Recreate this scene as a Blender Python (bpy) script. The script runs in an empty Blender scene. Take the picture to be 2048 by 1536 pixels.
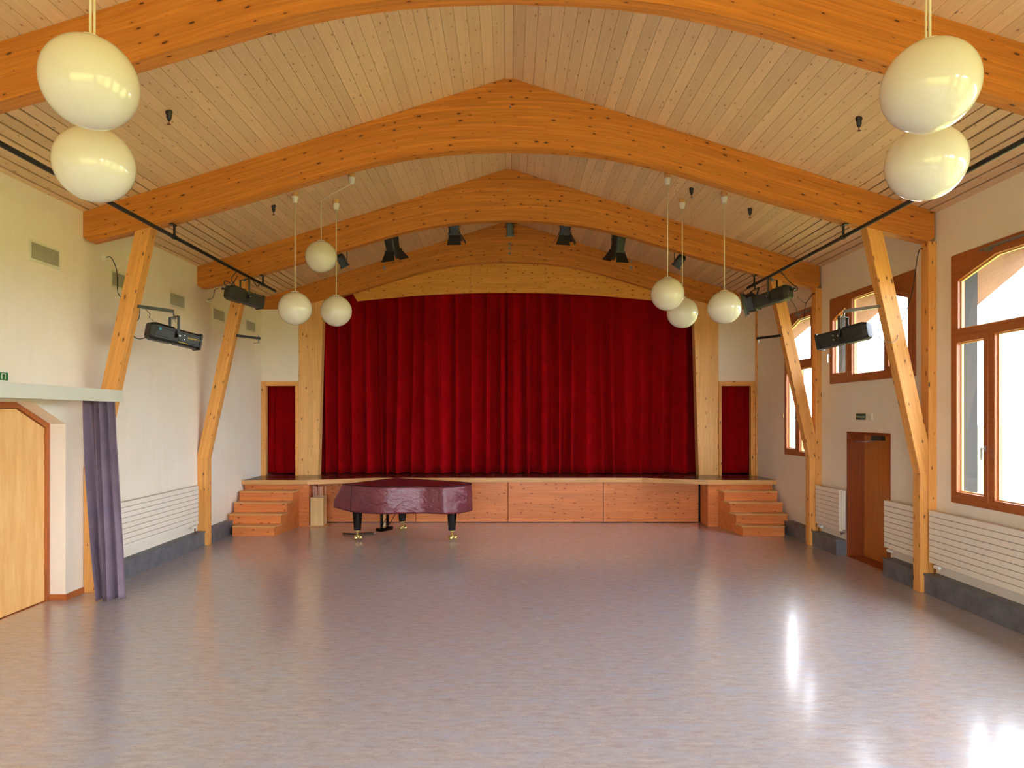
import bpy, bmesh, math, random
from mathutils import Vector, Matrix, noise
from mathutils.geometry import tessellate_polygon
random.seed(7)
S = bpy.context.scene
COL = S.collection

# ------------------------------------------------------------------ camera
cam = bpy.data.cameras.new('camera')
camo = bpy.data.objects.new('camera', cam)
COL.objects.link(camo)
camo.location = (-0.01, 0.0, 2.30)
camo.rotation_euler = (math.radians(90), 0, 0)
cam.sensor_width = 36.0
cam.lens = 1365.0 * 36.0 / 2048.0
cam.shift_x = 8.0 / 2048.0
cam.shift_y = 64.0 / 2048.0
cam.clip_start = 0.05
cam.clip_end = 600
S.camera = camo

# ------------------------------------------------------------------ sky, sun, colour management
SKY_STRENGTH = 18.0
SUN_STRENGTH = 12.0
EXPOSURE = 0.26
w = bpy.data.worlds.new('sky'); S.world = w
w.use_nodes = True
bg = w.node_tree.nodes['Background']
bg.inputs['Color'].default_value = (0.86, 0.925, 1.06, 1)
bg.inputs['Strength'].default_value = SKY_STRENGTH
sun = bpy.data.lights.new('sun', 'SUN'); sun.energy = SUN_STRENGTH; sun.angle = math.radians(3)
sun.color = (1.0, 0.95, 0.86)
suno = bpy.data.objects.new('sun', sun); COL.objects.link(suno)
suno.rotation_euler = Vector((1.0, -0.25, -1.0)).to_track_quat('-Z', 'Y').to_euler()
suno.location = (-10, 5, 20)
S.view_settings.view_transform = 'Standard'
S.view_settings.look = 'None'
S.view_settings.exposure = EXPOSURE
S.view_settings.gamma = 1.0
S.view_settings.use_curve_mapping = False
S.cycles.max_bounces = 10
S.cycles.diffuse_bounces = 7
S.cycles.glossy_bounces = 4
S.cycles.transparent_max_bounces = 12
S.cycles.caustics_reflective = False
S.cycles.caustics_refractive = False
S.cycles.sample_clamp_indirect = 6.0
S.cycles.use_denoising = True

# ------------------------------------------------------------------ helpers
def srgb(r, g, b):
    def f(c):
        c /= 255.0
        return c / 12.92 if c <= 0.04045 else ((c + 0.055) / 1.055) ** 2.4
    return (f(r), f(g), f(b), 1.0)

class MB:
    """collects shapes, becomes one mesh"""
    def __init__(s, uvf=None):
        s.v = []; s.f = []; s.g = []; s.sm = []; s.uvf = uvf
    def add(s, vs, fs, G=(0, 0, 1), smooth=False):
        b = len(s.v)
        s.v += [Vector(p) for p in vs]
        for f in fs:
            s.f.append([b + i for i in f]); s.g.append(Vector(G)); s.sm.append(smooth)
        return s
    def box(s, x0, x1, y0, y1, z0, z1, G=(0, 0, 1)):
        vs = [(x, y, z) for z in (z0, z1) for y in (y0, y1) for x in (x0, x1)]
        return s.add(vs, [(0, 2, 3, 1), (4, 5, 7, 6), (0, 1, 5, 4), (2, 6, 7, 3), (0, 4, 6, 2), (1, 3, 7, 5)], G)
    def obox(s, c, ax, h, G=None):
        c = Vector(c); X, Y, Z = [Vector(a).normalized() for a in ax]
        vs = [c + X * (i * h[0]) + Y * (j * h[1]) + Z * (k * h[2]) for k in (-1, 1) for j in (-1, 1) for i in (-1, 1)]
        return s.add(vs, [(0, 2, 3, 1), (4, 5, 7, 6), (0, 1, 5, 4), (2, 6, 7, 3), (0, 4, 6, 2), (1, 3, 7, 5)], G or X)
    def prism(s, loops, plane, d0, d1, G=(0, 0, 1), smooth=False):
        """2D loops (first outer, rest holes) extruded from d0 to d1"""
        def P(a, b, d):
            return (a, d, b) if plane == 'xz' else ((d, a, b) if plane == 'yz' else (a, b, d))
        if not isinstance(loops[0][0], (list, tuple)):
            loops = [loops]
        flat = [p for l in loops for p in l]
        n = len(flat)
        vs = [P(a, b, d0) for a, b in flat] + [P(a, b, d1) for a, b in flat]
        tri = tessellate_polygon([[Vector((a, b, 0)) for a, b in l] for l in loops])
        fs = [tuple(t) for t in tri] + [tuple(n + i for i in reversed(t)) for t in tri]
        k = 0
        for l in loops:
            m = len(l)
            for i in range(m):
                j = (i + 1) % m
                fs.append((k + i, k + j, n + k + j, n + k + i))
            k += m
        return s.add(vs, fs, G, smooth)
    def cyl(s, p0, p1, r0, r1=None, n=12, caps=True, G=None):
        p0 = Vector(p0); p1 = Vector(p1); r1 = r0 if r1 is None else r1
        d = (p1 - p0).normalized()
        a = d.orthogonal().normalized(); b = d.cross(a)
        vs = []
        for p, r in ((p0, r0), (p1, r1)):
            for i in range(n):
                t = 2 * math.pi * i / n
                vs.append(p + a * (r * math.cos(t)) + b * (r * math.sin(t)))
        fs = [(i, (i + 1) % n, n + (i + 1) % n, n + i) for i in range(n)]
        s.add(vs, fs, G or d, True)
        if caps:
            s.add(vs[:n], [tuple(reversed(range(n)))], G or d); s.add(vs[n:], [tuple(range(n))], G or d)
        return s
    def tube(s, pts, r, n=8):
        pts = [Vector(p) for p in pts]
        m = len(pts); vs = []
        up = Vector((0.13, 0.2, 1)).normalized()
        for k, p in enumerate(pts):
            d = (pts[min(k + 1, m - 1)] - pts[max(k - 1, 0)]).normalized()
            a = d.cross(up)
            if a.length < 1e-3: a = d.orthogonal()
            a.normalize(); b = d.cross(a).normalized()
            for i in range(n):
                t = 2 * math.pi * i / n
                vs.append(p + a * (r * math.cos(t)) + b * (r * math.sin(t)))
        fs = [(k * n + i, k * n + (i + 1) % n, (k + 1) * n + (i + 1) % n, (k + 1) * n + i) for k in range(m - 1) for i in range(n)]
        fs += [tuple(reversed(range(n))), tuple(range((m - 1) * n, m * n))]
        return s.add(vs, fs, (0, 0, 1), True)
    def lathe(s, prof, c=(0, 0, 0), n=32, axis=(0, 0, 1)):
        """prof: (radius, height) list"""
        c = Vector(c); d = Vector(axis).normalized()
        a = d.orthogonal().normalized(); b = d.cross(a)
        vs = []
        for r, h in prof:
            r = max(r, 1e-4)
            for i in range(n):
                t = 2 * math.pi * i / n
                vs.append(c + d * h + a * (r * math.cos(t)) + b * (r * math.sin(t)))
        fs = [(k * n + i, k * n + (i + 1) % n, (k + 1) * n + (i + 1) % n, (k + 1) * n + i) for k in range(len(prof) - 1) for i in range(n)]
        return s.add(vs, fs, (0, 0, 1), True)
    def loft(s, c0, c1, f, side, up, prof0, prof1):
        """closed profile (a,b) from c0 to c1"""
        side = Vector(side); up = Vector(up)
        n = len(prof0)
        vs = [Vector(c0) + side * a + up * b for a, b in prof0] + [Vector(c1) + side * a + up * b for a, b in prof1]
        fs = [(i, (i + 1) % n, n + (i + 1) % n, n + i) for i in range(n)] + [tuple(reversed(range(n))), tuple(range(n, 2 * n))]
        return s.add(vs, fs, f)
    def grid(s, P, nu, nv, G=(0, 0, 1), closed=False):
        vs = [P(i, j) for j in range(nv) for i in range(nu)]
        fs = [(j * nu + i, j * nu + (i + 1) % nu, (j + 1) * nu + (i + 1) % nu, (j + 1) * nu + i)
              for j in range(nv - 1) for i in range(nu if closed else nu - 1)]
        return s.add(vs, fs, G, True)
    def build(s, name, mat, parent=None, bevel=0, world=True, recalc=True, solidify=0):
        off = Vector((0, 0, 0))
        if parent is not None and world:
            off = parent['_o'] if False else Vector(ORG.get(parent.name, (0, 0, 0)))
        me = bpy.data.meshes.new(name)
        me.from_pydata([tuple(p - off) for p in s.v], [], s.f)
        me.polygons.foreach_set('use_smooth', s.sm)
        if recalc:
            bm = bmesh.new(); bm.from_mesh(me)
            bmesh.ops.recalc_face_normals(bm, faces=bm.faces)
            bm.to_mesh(me); bm.free()
        uv = me.uv_layers.new(name='UVMap').data
        for p, g in zip(me.polygons, s.g):
            n = p.normal
            t = g - n * g.dot(n)
            if t.length < 0.35:
                a = n.orthogonal().normalized(); b = n.cross(a)
            else:
                a = t.normalized(); b = n.cross(a)
            o = 7.31 * round(n.x * 1.4) + 3.17 * round(n.y * 1.4) + 5.63 * round(n.z * 1.4)
            for li in p.loop_indices:
                vco = s.v[me.loops[li].vertex_index]
                if s.uvf:
                    uv[li].uv = s.uvf(vco, n)
                else:
                    uv[li].uv = (vco.dot(a) + o, vco.dot(b) + o)
        ob = bpy.data.objects.new(name, me); COL.objects.link(ob)
        if mat: me.materials.append(mat)
        if parent is not None:
            ob.parent = parent
            ORG[ob.name] = tuple(off)
        if solidify:
            m = ob.modifiers.new('thickness', 'SOLIDIFY'); m.thickness = solidify; m.offset = 0
        if bevel:
            m = ob.modifiers.new('edge', 'BEVEL'); m.width = bevel; m.segments = 2; m.limit_method = 'ANGLE'; m.angle_limit = math.radians(40)
        return ob

ORG = {}
def tag(o, label=None, cat=None, group=None, kind=None):
    if label: o['label'] = label
    if cat: o['category'] = cat
    if group: o['group'] = group
    if kind: o['kind'] = kind
    return o
def thing(name, label, cat, loc=(0, 0, 0), group=None, kind=None):
    o = bpy.data.objects.new(name, None); COL.objects.link(o)
    o.empty_display_size = 0.1
    o.location = loc; ORG[o.name] = tuple(loc)
    return tag(o, label, cat, group, kind)
def children(o):
    return list(o.children)
def copy_tree(o, parent=None):
    c = o.copy(); COL.objects.link(c); c.parent = parent
    ORG[c.name] = ORG.get(o.name, (0, 0, 0))
    for ch in list(o.children):
        copy_tree(ch, c)
    return c

# ------------------------------------------------------------------ materials
def newmat(name):
    m = bpy.data.materials.new(name); m.use_nodes = True
    nt = m.node_tree
    return m, nt, nt.nodes['Principled BSDF']
def N(nt, typ, **kw):
    n = nt.nodes.new(typ)
    for k, v in kw.items(): setattr(n, k, v)
    return n
def math_(nt, op, a, b=None, c=None):
    n = N(nt, 'ShaderNodeMath', operation=op)
    for i, x in enumerate((a, b, c)):
        if x is None: continue
        if isinstance(x, (int, float)): n.inputs[i].default_value = x
        else: nt.links.new(x, n.inputs[i])
    return n.outputs[0]
def mixc(nt, f, a, b, mode='MIX'):
    n = N(nt, 'ShaderNodeMix', data_type='RGBA', blend_type=mode)
    for s_, x in ((n.inputs[0], f), (n.inputs[6], a), (n.inputs[7], b)):
        if isinstance(x, (int, float)): s_.default_value = x
        elif isinstance(x, tuple): s_.default_value = x
        else: nt.links.new(x, s_)
    return n.outputs[2]
def comb(nt, x, y, z=0.0):
    n = N(nt, 'ShaderNodeCombineXYZ')
    for i, q in enumerate((x, y, z)):
        if isinstance(q, (int, float)): n.inputs[i].default_value = q
        else: nt.links.new(q, n.inputs[i])
    return n.outputs[0]
def maprange(nt, v, a, b, c=0.0, d=1.0):
    n = N(nt, 'ShaderNodeMapRange'); n.clamp = True
    nt.links.new(v, n.inputs[0])
    for i, q in enumerate((a, b, c, d)):
        n.inputs[1 + i].default_value = q
    return n.outputs[0]
def noise_(nt, vec, scale=1.0, detail=3.0, rough=0.55):
    n = N(nt, 'ShaderNodeTexNoise')
    nt.links.new(vec, n.inputs['Vector'])
    n.inputs['Scale'].default_value = scale; n.inputs['Detail'].default_value = detail; n.inputs['Roughness'].default_value = rough
    return n.outputs[0]

def wood(name, light, dark, knot=None, lam=0.04, lamvar=0.12, board=2.2, kden=(4.0, 9.0), ksize=0.17, kprob=0.5,
         rough=0.45, spec=0.4, grain=40.0, gamt=0.6):
    m, nt, bs = newmat(name)
    uvn = N(nt, 'ShaderNodeUVMap'); uvn.uv_map = 'UVMap'
    sep = N(nt, 'ShaderNodeSeparateXYZ'); nt.links.new(uvn.outputs[0], sep.inputs[0])
    oi = N(nt, 'ShaderNodeObjectInfo')
    rnd = math_(nt, 'MULTIPLY', oi.outputs['Random'], 37.0)
    u = math_(nt, 'ADD', sep.outputs[0], rnd); v = sep.outputs[1]
    row = math_(nt, 'FLOOR', math_(nt, 'DIVIDE', v, lam))
    # every lamella is cut into boards along its length
    sh = N(nt, 'ShaderNodeTexWhiteNoise', noise_dimensions='1D'); nt.links.new(row, sh.inputs['W'])
    cell = math_(nt, 'FLOOR', math_(nt, 'ADD', math_(nt, 'DIVIDE', u, board), math_(nt, 'MULTIPLY', sh.outputs[0], 9.0)))
    wn = N(nt, 'ShaderNodeTexWhiteNoise', noise_dimensions='2D')
    nt.links.new(comb(nt, row, cell), wn.inputs['Vector'])
    tone = wn.outputs[0]
    # warp for the figure
    wv = noise_(nt, comb(nt, math_(nt, 'MULTIPLY', u, 1.3), math_(nt, 'MULTIPLY', v, 5.0), tone), 1.0, 2.0)
    v2 = math_(nt, 'ADD', v, math_(nt, 'MULTIPLY', wv, 0.05))
    gr = noise_(nt, comb(nt, math_(nt, 'MULTIPLY', u, 1.6), math_(nt, 'MULTIPLY', v2, grain), math_(nt, 'MULTIPLY', tone, 11.0)), 1.0, 4.0, 0.6)
    g = maprange(nt, gr, 0.32, 0.68)
    c = mixc(nt, math_(nt, 'MULTIPLY', g, gamt), light, dark)
    t = maprange(nt, tone, 0.0, 1.0, 1.0 - lamvar, 1.0 + lamvar)
    hsv = N(nt, 'ShaderNodeHueSaturation'); nt.links.new(c, hsv.inputs['Color']); nt.links.new(t, hsv.inputs['Value'])
    c = hsv.outputs[0]
    if knot:
        vo = N(nt, 'ShaderNodeTexVoronoi', voronoi_dimensions='2D', feature='F1')
        vo.inputs['Scale'].default_value = 1.0; vo.inputs['Randomness'].default_value = 1.0
        nt.links.new(comb(nt, math_(nt, 'MULTIPLY', u, kden[0]), math_(nt, 'MULTIPLY', v, kden[1])), vo.inputs['Vector'])
        sc = N(nt, 'ShaderNodeSeparateColor'); nt.links.new(vo.outputs['Color'], sc.inputs[0])
        on = math_(nt, 'LESS_THAN', sc.outputs[0], kprob)
        sz = math_(nt, 'MULTIPLY', math_(nt, 'ADD', math_(nt, 'MULTIPLY', sc.outputs[1], 0.8), 0.35), ksize)
        wob = math_(nt, 'MULTIPLY', noise_(nt, comb(nt, u, v), 60.0, 2.0), 0.06)
        d = math_(nt, 'DIVIDE', math_(nt, 'ADD', vo.outputs['Distance'], wob), sz)
        core = math_(nt, 'MULTIPLY', maprange(nt, d, 1.15, 0.75), on)
        halo = math_(nt, 'MULTIPLY', math_(nt, 'MULTIPLY', maprange(nt, d, 2.6, 1.0), on), 0.35)
        c = mixc(nt, halo, c, dark)
        c = mixc(nt, math_(nt, 'MULTIPLY', core, 0.9), c, knot)
    nt.links.new(c, bs.inputs['Base Color'])
    bs.inputs['Roughness'].default_value = rough
    bs.inputs['Specular IOR Level'].default_value = spec
    return m

def plain(name, col, rough=0.5, metal=0.0, spec=0.5, vary=0.0, vscale=8.0, bump=0.0, bscale=200.0, coat=0.0):
    m, nt, bs = newmat(name)
    bs.inputs['Roughness'].default_value = rough
    bs.inputs['Metallic'].default_value = metal
    bs.inputs['Specular IOR Level'].default_value = spec
    bs.inputs['Coat Weight'].default_value = coat
    tc = N(nt, 'ShaderNodeTexCoord')
    nz = noise_(nt, tc.outputs['Object'], vscale, 4.0)
    dk = tuple(x * (1 - vary) for x in col[:3]) + (1,)
    lt = tuple(min(1, x * (1 + vary * 0.5)) for x in col[:3]) + (1,)
    nt.links.new(mixc(nt, maprange(nt, nz, 0.3, 0.7), dk, lt), bs.inputs['Base Color'])
    if bump:
        b = N(nt, 'ShaderNodeBump'); b.inputs['Strength'].default_value = bump; b.inputs['Distance'].default_value = 0.004
        nt.links.new(noise_(nt, tc.outputs['Object'], bscale, 3.0), b.inputs['Height'])
        nt.links.new(b.outputs[0], bs.inputs['Normal'])
    return m

M = {}
KN = srgb(62, 30, 14)
M['beam'] = wood('glulam_orange', srgb(210, 134, 54), srgb(166, 88, 28), KN, lam=0.033, lamvar=0.11, kden=(4.0, 10.0), ksize=0.13, kprob=0.6, rough=0.5)
M['brace'] = wood('glulam_yellow', srgb(236, 172, 92), srgb(206, 132, 56), KN, lam=0.04, lamvar=0.09, kden=(3.6, 11.0), ksize=0.14, kprob=0.6)
M['post'] = wood('glulam_pale', srgb(240, 188, 116), srgb(214, 150, 78), KN, lam=0.04, lamvar=0.06, kden=(3.2, 9.5), ksize=0.12, kprob=0.42)
M['ceiling'] = wood('ceiling_boards', srgb(226, 190, 146), srgb(206, 166, 120), srgb(140, 105, 80), lam=0.1385, lamvar=0.08, board=50, kden=(4.5, 12.0), ksize=0.11, kprob=0.6, rough=0.6, gamt=0.5)
M['front'] = wood('stage_front_pine', srgb(226, 138, 74), srgb(196, 102, 46), srgb(120, 52, 22), lam=0.11, lamvar=0.08, kden=(4.6, 9.5), ksize=0.13, kprob=0.6, rough=0.4)
M['edge'] = wood('stage_edge_oak', srgb(220, 168, 104), srgb(190, 134, 74), None, lam=0.5, lamvar=0.08, rough=0.35)
M['valance'] = wood('valance_pine', srgb(226, 160, 72), srgb(198, 126, 44), srgb(104, 52, 18), lam=0.12, lamvar=0.05, kden=(5.0, 10.0), ksize=0.13, kprob=0.75)
M['window'] = wood('window_larch', srgb(172, 98, 50), srgb(138, 70, 30), None, lam=0.2, lamvar=0.08, rough=0.38)
M['reveal'] = wood('door_jamb_wood', srgb(150, 72, 32), srgb(118, 50, 18), None, lam=0.14, lamvar=0.08, rough=0.35)
M['doorleaf'] = wood('door_veneer', srgb(196, 118, 48), srgb(164, 88, 30), None, lam=9.0, lamvar=0.0, board=60, rough=0.3, grain=14)
M['doorpale'] = wood('door_veneer_pale', srgb(240, 192, 124), srgb(222, 162, 90), None, lam=0.34, lamvar=0.02, board=60, rough=0.35, grain=10, gamt=0.8)
M['skirt'] = wood('skirting_wood', srgb(184, 106, 54), srgb(150, 78, 34), None, lam=0.3, rough=0.35)
M['palebox'] = wood('spruce_box', srgb(244, 212, 150), srgb(228, 188, 120), srgb(150, 92, 40), lam=0.09, kden=(4, 8), ksize=0.12, kprob=0.3)
M['stick'] = wood('stick_wood', srgb(238, 204, 176), srgb(186, 132, 104), None, lam=0.02, rough=0.4)
M['brownwood'] = wood('brown_bracket_wood', srgb(132, 92, 62), srgb(104, 68, 44), None, lam=0.2, rough=0.7)
M['greywood'] = wood('weathered_wood', srgb(40, 36, 38), srgb(28, 24, 27), None, lam=0.2, rough=0.7)
M['black'] = plain('black_metal', srgb(26, 27, 26), 0.42, 0.0, 0.5, 0.3, 30)
M['dgrey'] = plain('charcoal_metal', srgb(62, 66, 52), 0.5, 0.0, 0.5, 0.2, 30)
M['rail'] = plain('dark_pipe', srgb(38, 42, 40), 0.4, 0.2, 0.5, 0.2, 12)
M['galv'] = plain('zinc_metal', srgb(150, 154, 158), 0.4, 0.7, 0.5, 0.15, 25)
M['steel'] = plain('steel', srgb(190, 190, 188), 0.3, 0.9, 0.5, 0.1, 25)
M['brass'] = plain('polished_brass', srgb(226, 204, 140), 0.25, 0.8, 0.5, 0.08, 25)
M['blacklac'] = plain('black_lacquer', srgb(8, 7, 7), 0.12, 0.0, 0.35, 0.1, 5)
M['white'] = plain('white_plastic', srgb(238, 236, 228), 0.4, 0.0, 0.5, 0.04, 10)
M['radiator'] = plain('radiator_enamel', srgb(238, 230, 212), 0.35, 0.0, 0.5, 0.02, 3)
M['radgap'] = plain('radiator_gap', srgb(120, 108, 92), 0.6, 0.0, 0.3, 0.05, 3)
M['globe'] = plain('opal_globe', srgb(230, 225, 208), 0.14, 0.0, 0.5, 0.015, 3, coat=0.4)
M['cord'] = plain('white_cord', srgb(236, 226, 196), 0.5, 0.0, 0.4, 0.03, 9)
M['pelmet'] = plain('grey_green_paint', srgb(208, 208, 188), 0.5, 0.0, 0.4, 0.03, 3)
M['vent'] = plain('vent_frame_paint', srgb(226, 224, 200), 0.5, 0.0, 0.4, 0.03, 8)
M['ventslat'] = plain('vent_slats', srgb(190, 184, 156), 0.5, 0.0, 0.4, 0.1, 40)
M['ventdark'] = plain('vent_back', srgb(40, 36, 28), 0.8, 0.0, 0.2, 0.1, 10)
M['green'] = plain('sign_green', srgb(20, 110, 50), 0.35, 0.0, 0.5, 0.05, 10)
M['signdk'] = plain('sign_dark_green', srgb(24, 66, 36), 0.35, 0.0, 0.5, 0.05, 10)
M['signtext'] = plain('sign_lettering', srgb(190, 214, 190), 0.4, 0.0, 0.4, 0.03, 10)
M['yellow'] = plain('yellow_lettering', srgb(236, 200, 30), 0.4, 0.0, 0.4, 0.03, 10)
M['blue'] = plain('blue_sticker', srgb(60, 150, 190), 0.4, 0.0, 0.4, 0.03, 10)
M['redtag'] = plain('red_sticker', srgb(196, 40, 36), 0.4, 0.0, 0.4, 0.05, 10)
M['stagefloor'] = plain('stage_lino', srgb(84, 58, 50), 0.22, 0.0, 0.5, 0.25, 6)
M['dark'] = plain('backstage_black', srgb(30, 26, 26), 0.9, 0.0, 0.2, 0.1, 3)
M['copper'] = plain('pipe_brown', srgb(120, 74, 48), 0.4, 0.4, 0.5, 0.1, 10)
M['roof'] = plain('roof_underlay', srgb(60, 44, 32), 0.9, 0.0, 0.2, 0.1, 3)
M['lens'] = plain('lens_glass', srgb(150, 165, 170), 0.08, 0.0, 0.8, 0.05, 4)

# plaster with faint vertical streaks
def plaster(name, a, b):
    m, nt, bs = newmat(name)
    tc = N(nt, 'ShaderNodeTexCoord'); sp = N(nt, 'ShaderNodeSeparateXYZ'); nt.links.new(tc.outputs['Object'], sp.inputs[0])
    vec = comb(nt, math_(nt, 'MULTIPLY', sp.outputs[0], 9.0), math_(nt, 'MULTIPLY', sp.outputs[1], 9.0), math_(nt, 'MULTIPLY', sp.outputs[2], 0.9))
    nz = noise_(nt, vec, 1.0, 6.0, 0.65)
    n2 = noise_(nt, tc.outputs['Object'], 0.9, 3.0)
    f = math_(nt, 'ADD', math_(nt, 'MULTIPLY', nz, 0.35), math_(nt, 'MULTIPLY', n2, 0.65))
    nt.links.new(mixc(nt, maprange(nt, f, 0.35, 0.65), a, b), bs.inputs['Base Color'])
    bs.inputs['Roughness'].default_value = 0.85; bs.inputs['Specular IOR Level'].default_value = 0.2
    bp = N(nt, 'ShaderNodeBump'); bp.inputs['Strength'].default_value = 0.25; bp.inputs['Distance'].default_value = 0.004
    nt.links.new(noise_(nt, tc.outputs['Object'], 55.0, 3.0), bp.inputs['Height']); nt.links.new(bp.outputs[0], bs.inputs['Normal'])
    return m
M['plaster'] = plaster('cream_plaster', srgb(238, 226, 204), srgb(244, 235, 217))

def floor_mat():
    m, nt, bs = newmat('marbled_linoleum')
    tc = N(nt, 'ShaderNodeTexCoord'); sp = N(nt, 'ShaderNodeSeparateXYZ'); nt.links.new(tc.outputs['Object'], sp.inputs[0])
    X, Y = sp.outputs[0], sp.outputs[1]
    def nv(sx, sy, z, det=4.0):
        return noise_(nt, comb(nt, math_(nt, 'MULTIPLY', X, sx), math_(nt, 'MULTIPLY', Y, sy), z), 1.0, det, 0.6)
    a = nv(7, 22, 0.0); b = nv(3.5, 9.0, 4.0, 5.0)
    c = mixc(nt, maprange(nt, a, 0.3, 0.7), srgb(168, 160, 160), srgb(192, 185, 186))
    c = mixc(nt, maprange(nt, b, 0.45, 0.72), c, srgb(174, 178, 194))
    fl = nv(34, 100, 9.0, 3.0)
    c = mixc(nt, math_(nt, 'MULTIPLY', maprange(nt, fl, 0.63, 0.70), 0.65), c, srgb(116, 74, 46))
    fl2 = nv(28, 80, 17.0, 3.0)
    c = mixc(nt, math_(nt, 'MULTIPLY', maprange(nt, fl2, 0.62, 0.70), 0.6), c, srgb(214, 204, 194))
    nt.links.new(c, bs.inputs['Base Color'])
    r = maprange(nt, nv(0.8, 0.8, 30.0, 4.0), 0.3, 0.7, 0.16, 0.24)
    nt.links.new(r, bs.inputs['Roughness'])
    bs.inputs['Specular IOR Level'].default_value = 0.6
    bs.inputs['Coat Weight'].default_value = 0.6; bs.inputs['Coat Roughness'].default_value = 0.15; bs.inputs['Coat IOR'].default_value = 1.5
    bp = N(nt, 'ShaderNodeBump'); bp.inputs['Strength'].default_value = 0.06; bp.inputs['Distance'].default_value = 0.002
    nt.links.new(nv(30, 30, 3.0, 3.0), bp.inputs['Height']); nt.links.new(bp.outputs[0], bs.inputs['Normal'])
    return m
M['floor'] = floor_mat()

def granite_mat():
    m, nt, bs = newmat('anthracite_tile')
    tc = N(nt, 'ShaderNodeTexCoord')
    a = noise_(nt, tc.outputs['Object'], 5.0, 5.0); b = noise_(nt, tc.outputs['Object'], 160.0, 2.0)
    c = mixc(nt, maprange(nt, a, 0.3, 0.7), srgb(84, 85, 90), srgb(114, 115, 120))
    c = mixc(nt, math_(nt, 'MULTIPLY', maprange(nt, b, 0.55, 0.7), 0.5), c, srgb(150, 150, 150))
    nt.links.new(c, bs.inputs['Base Color']); bs.inputs['Roughness'].default_value = 0.45
    return m
M['granite'] = granite_mat()

def cloth_mat(name, a, b, sheen=0.3, rough=0.8, bump=0.0):
    m, nt, bs = newmat(name)
    tc = N(nt, 'ShaderNodeTexCoord')
    n1 = noise_(nt, tc.outputs['Object'], 3.0, 4.0)
    nt.links.new(mixc(nt, maprange(nt, n1, 0.3, 0.7), a, b), bs.inputs['Base Color'])
    bs.inputs['Roughness'].default_value = rough; bs.inputs['Sheen Weight'].default_value = sheen
    bs.inputs['Sheen Roughness'].default_value = 0.4; bs.inputs['Specular IOR Level'].default_value = 0.08
    bs.inputs['Sheen Tint'].default_value = tuple(min(1, x * 2.5) for x in b[:3]) + (1,)
    return m
M['red'] = cloth_mat('red_velvet', srgb(140, 1, 8), srgb(162, 3, 12), 0.0, 1.0)
M['greycloth'] = cloth_mat('grey_violet_cotton', srgb(120, 104, 118), srgb(134, 116, 128), 0.15)

def vinyl():
    m, nt, bs = newmat('burgundy_vinyl')
    tc = N(nt, 'ShaderNodeTexCoord')
    sp = N(nt, 'ShaderNodeSeparateXYZ'); nt.links.new(tc.outputs['Object'], sp.inputs[0])
    n1 = noise_(nt, tc.outputs['Object'], 4.0, 4.0)
    nt.links.new(mixc(nt, maprange(nt, n1, 0.3, 0.7), srgb(98, 34, 44), srgb(118, 46, 58)), bs.inputs['Base Color'])
    bs.inputs['Roughness'].default_value = 0.33; bs.inputs['Specular IOR Level'].default_value = 0.6
    bp = N(nt, 'ShaderNodeBump'); bp.inputs['Strength'].default_value = 0.5; bp.inputs['Distance'].default_value = 0.03
    vec = comb(nt, math_(nt, 'MULTIPLY', sp.outputs[0], 1.0), math_(nt, 'MULTIPLY', sp.outputs[1], 1.0), math_(nt, 'MULTIPLY', sp.outputs[2], 1.6))
    nn = N(nt, 'ShaderNodeTexNoise'); nt.links.new(vec, nn.inputs['Vector']); nn.inputs['Scale'].default_value = 6.0; nn.inputs['Detail'].default_value = 3.0; nn.inputs['Distortion'].default_value = 1.2
    nt.links.new(nn.outputs[0], bp.inputs['Height']); nt.links.new(bp.outputs[0], bs.inputs['Normal'])
    return m
M['vinyl'] = vinyl()

def glass_mat():
    m = bpy.data.materials.new('window_glass'); m.use_nodes = True
    nt = m.node_tree; nt.nodes.clear()
    out = N(nt, 'ShaderNodeOutputMaterial'); mx = N(nt, 'ShaderNodeMixShader')
    tr = N(nt, 'ShaderNodeBsdfTransparent'); tr.inputs[0].default_value = (0.94, 0.96, 0.95, 1)
    gl = N(nt, 'ShaderNodeBsdfGlossy'); gl.inputs['Roughness'].default_value = 0.02
    fr = N(nt, 'ShaderNodeFresnel'); fr.inputs[0].default_value = 1.45
    ge = N(nt, 'ShaderNodeNewGeometry')
    nt.links.new(math_(nt, 'MULTIPLY', fr.outputs[0], math_(nt, 'SUBTRACT', 1.0, ge.outputs['Backfacing'])), mx.inputs[0]); nt.links.new(tr.outputs[0], mx.inputs[1]); nt.links.new(gl.outputs[0], mx.inputs[2])
    nt.links.new(mx.outputs[0], out.inputs[0])
    return m
M['glass'] = glass_mat()

def meadow():
    m, nt, bs = newmat('meadow_grass')
    tc = N(nt, 'ShaderNodeTexCoord')
    a = noise_(nt, tc.outputs['Object'], 0.35, 5.0)
    nt.links.new(mixc(nt, maprange(nt, a, 0.3, 0.7), srgb(132, 132, 66), srgb(160, 156, 88)), bs.inputs['Base Color'])
    bs.inputs['Roughness'].default_value = 0.9; bs.inputs['Specular IOR Level'].default_value = 0.1
    return m
M['meadow'] = meadow()

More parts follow.
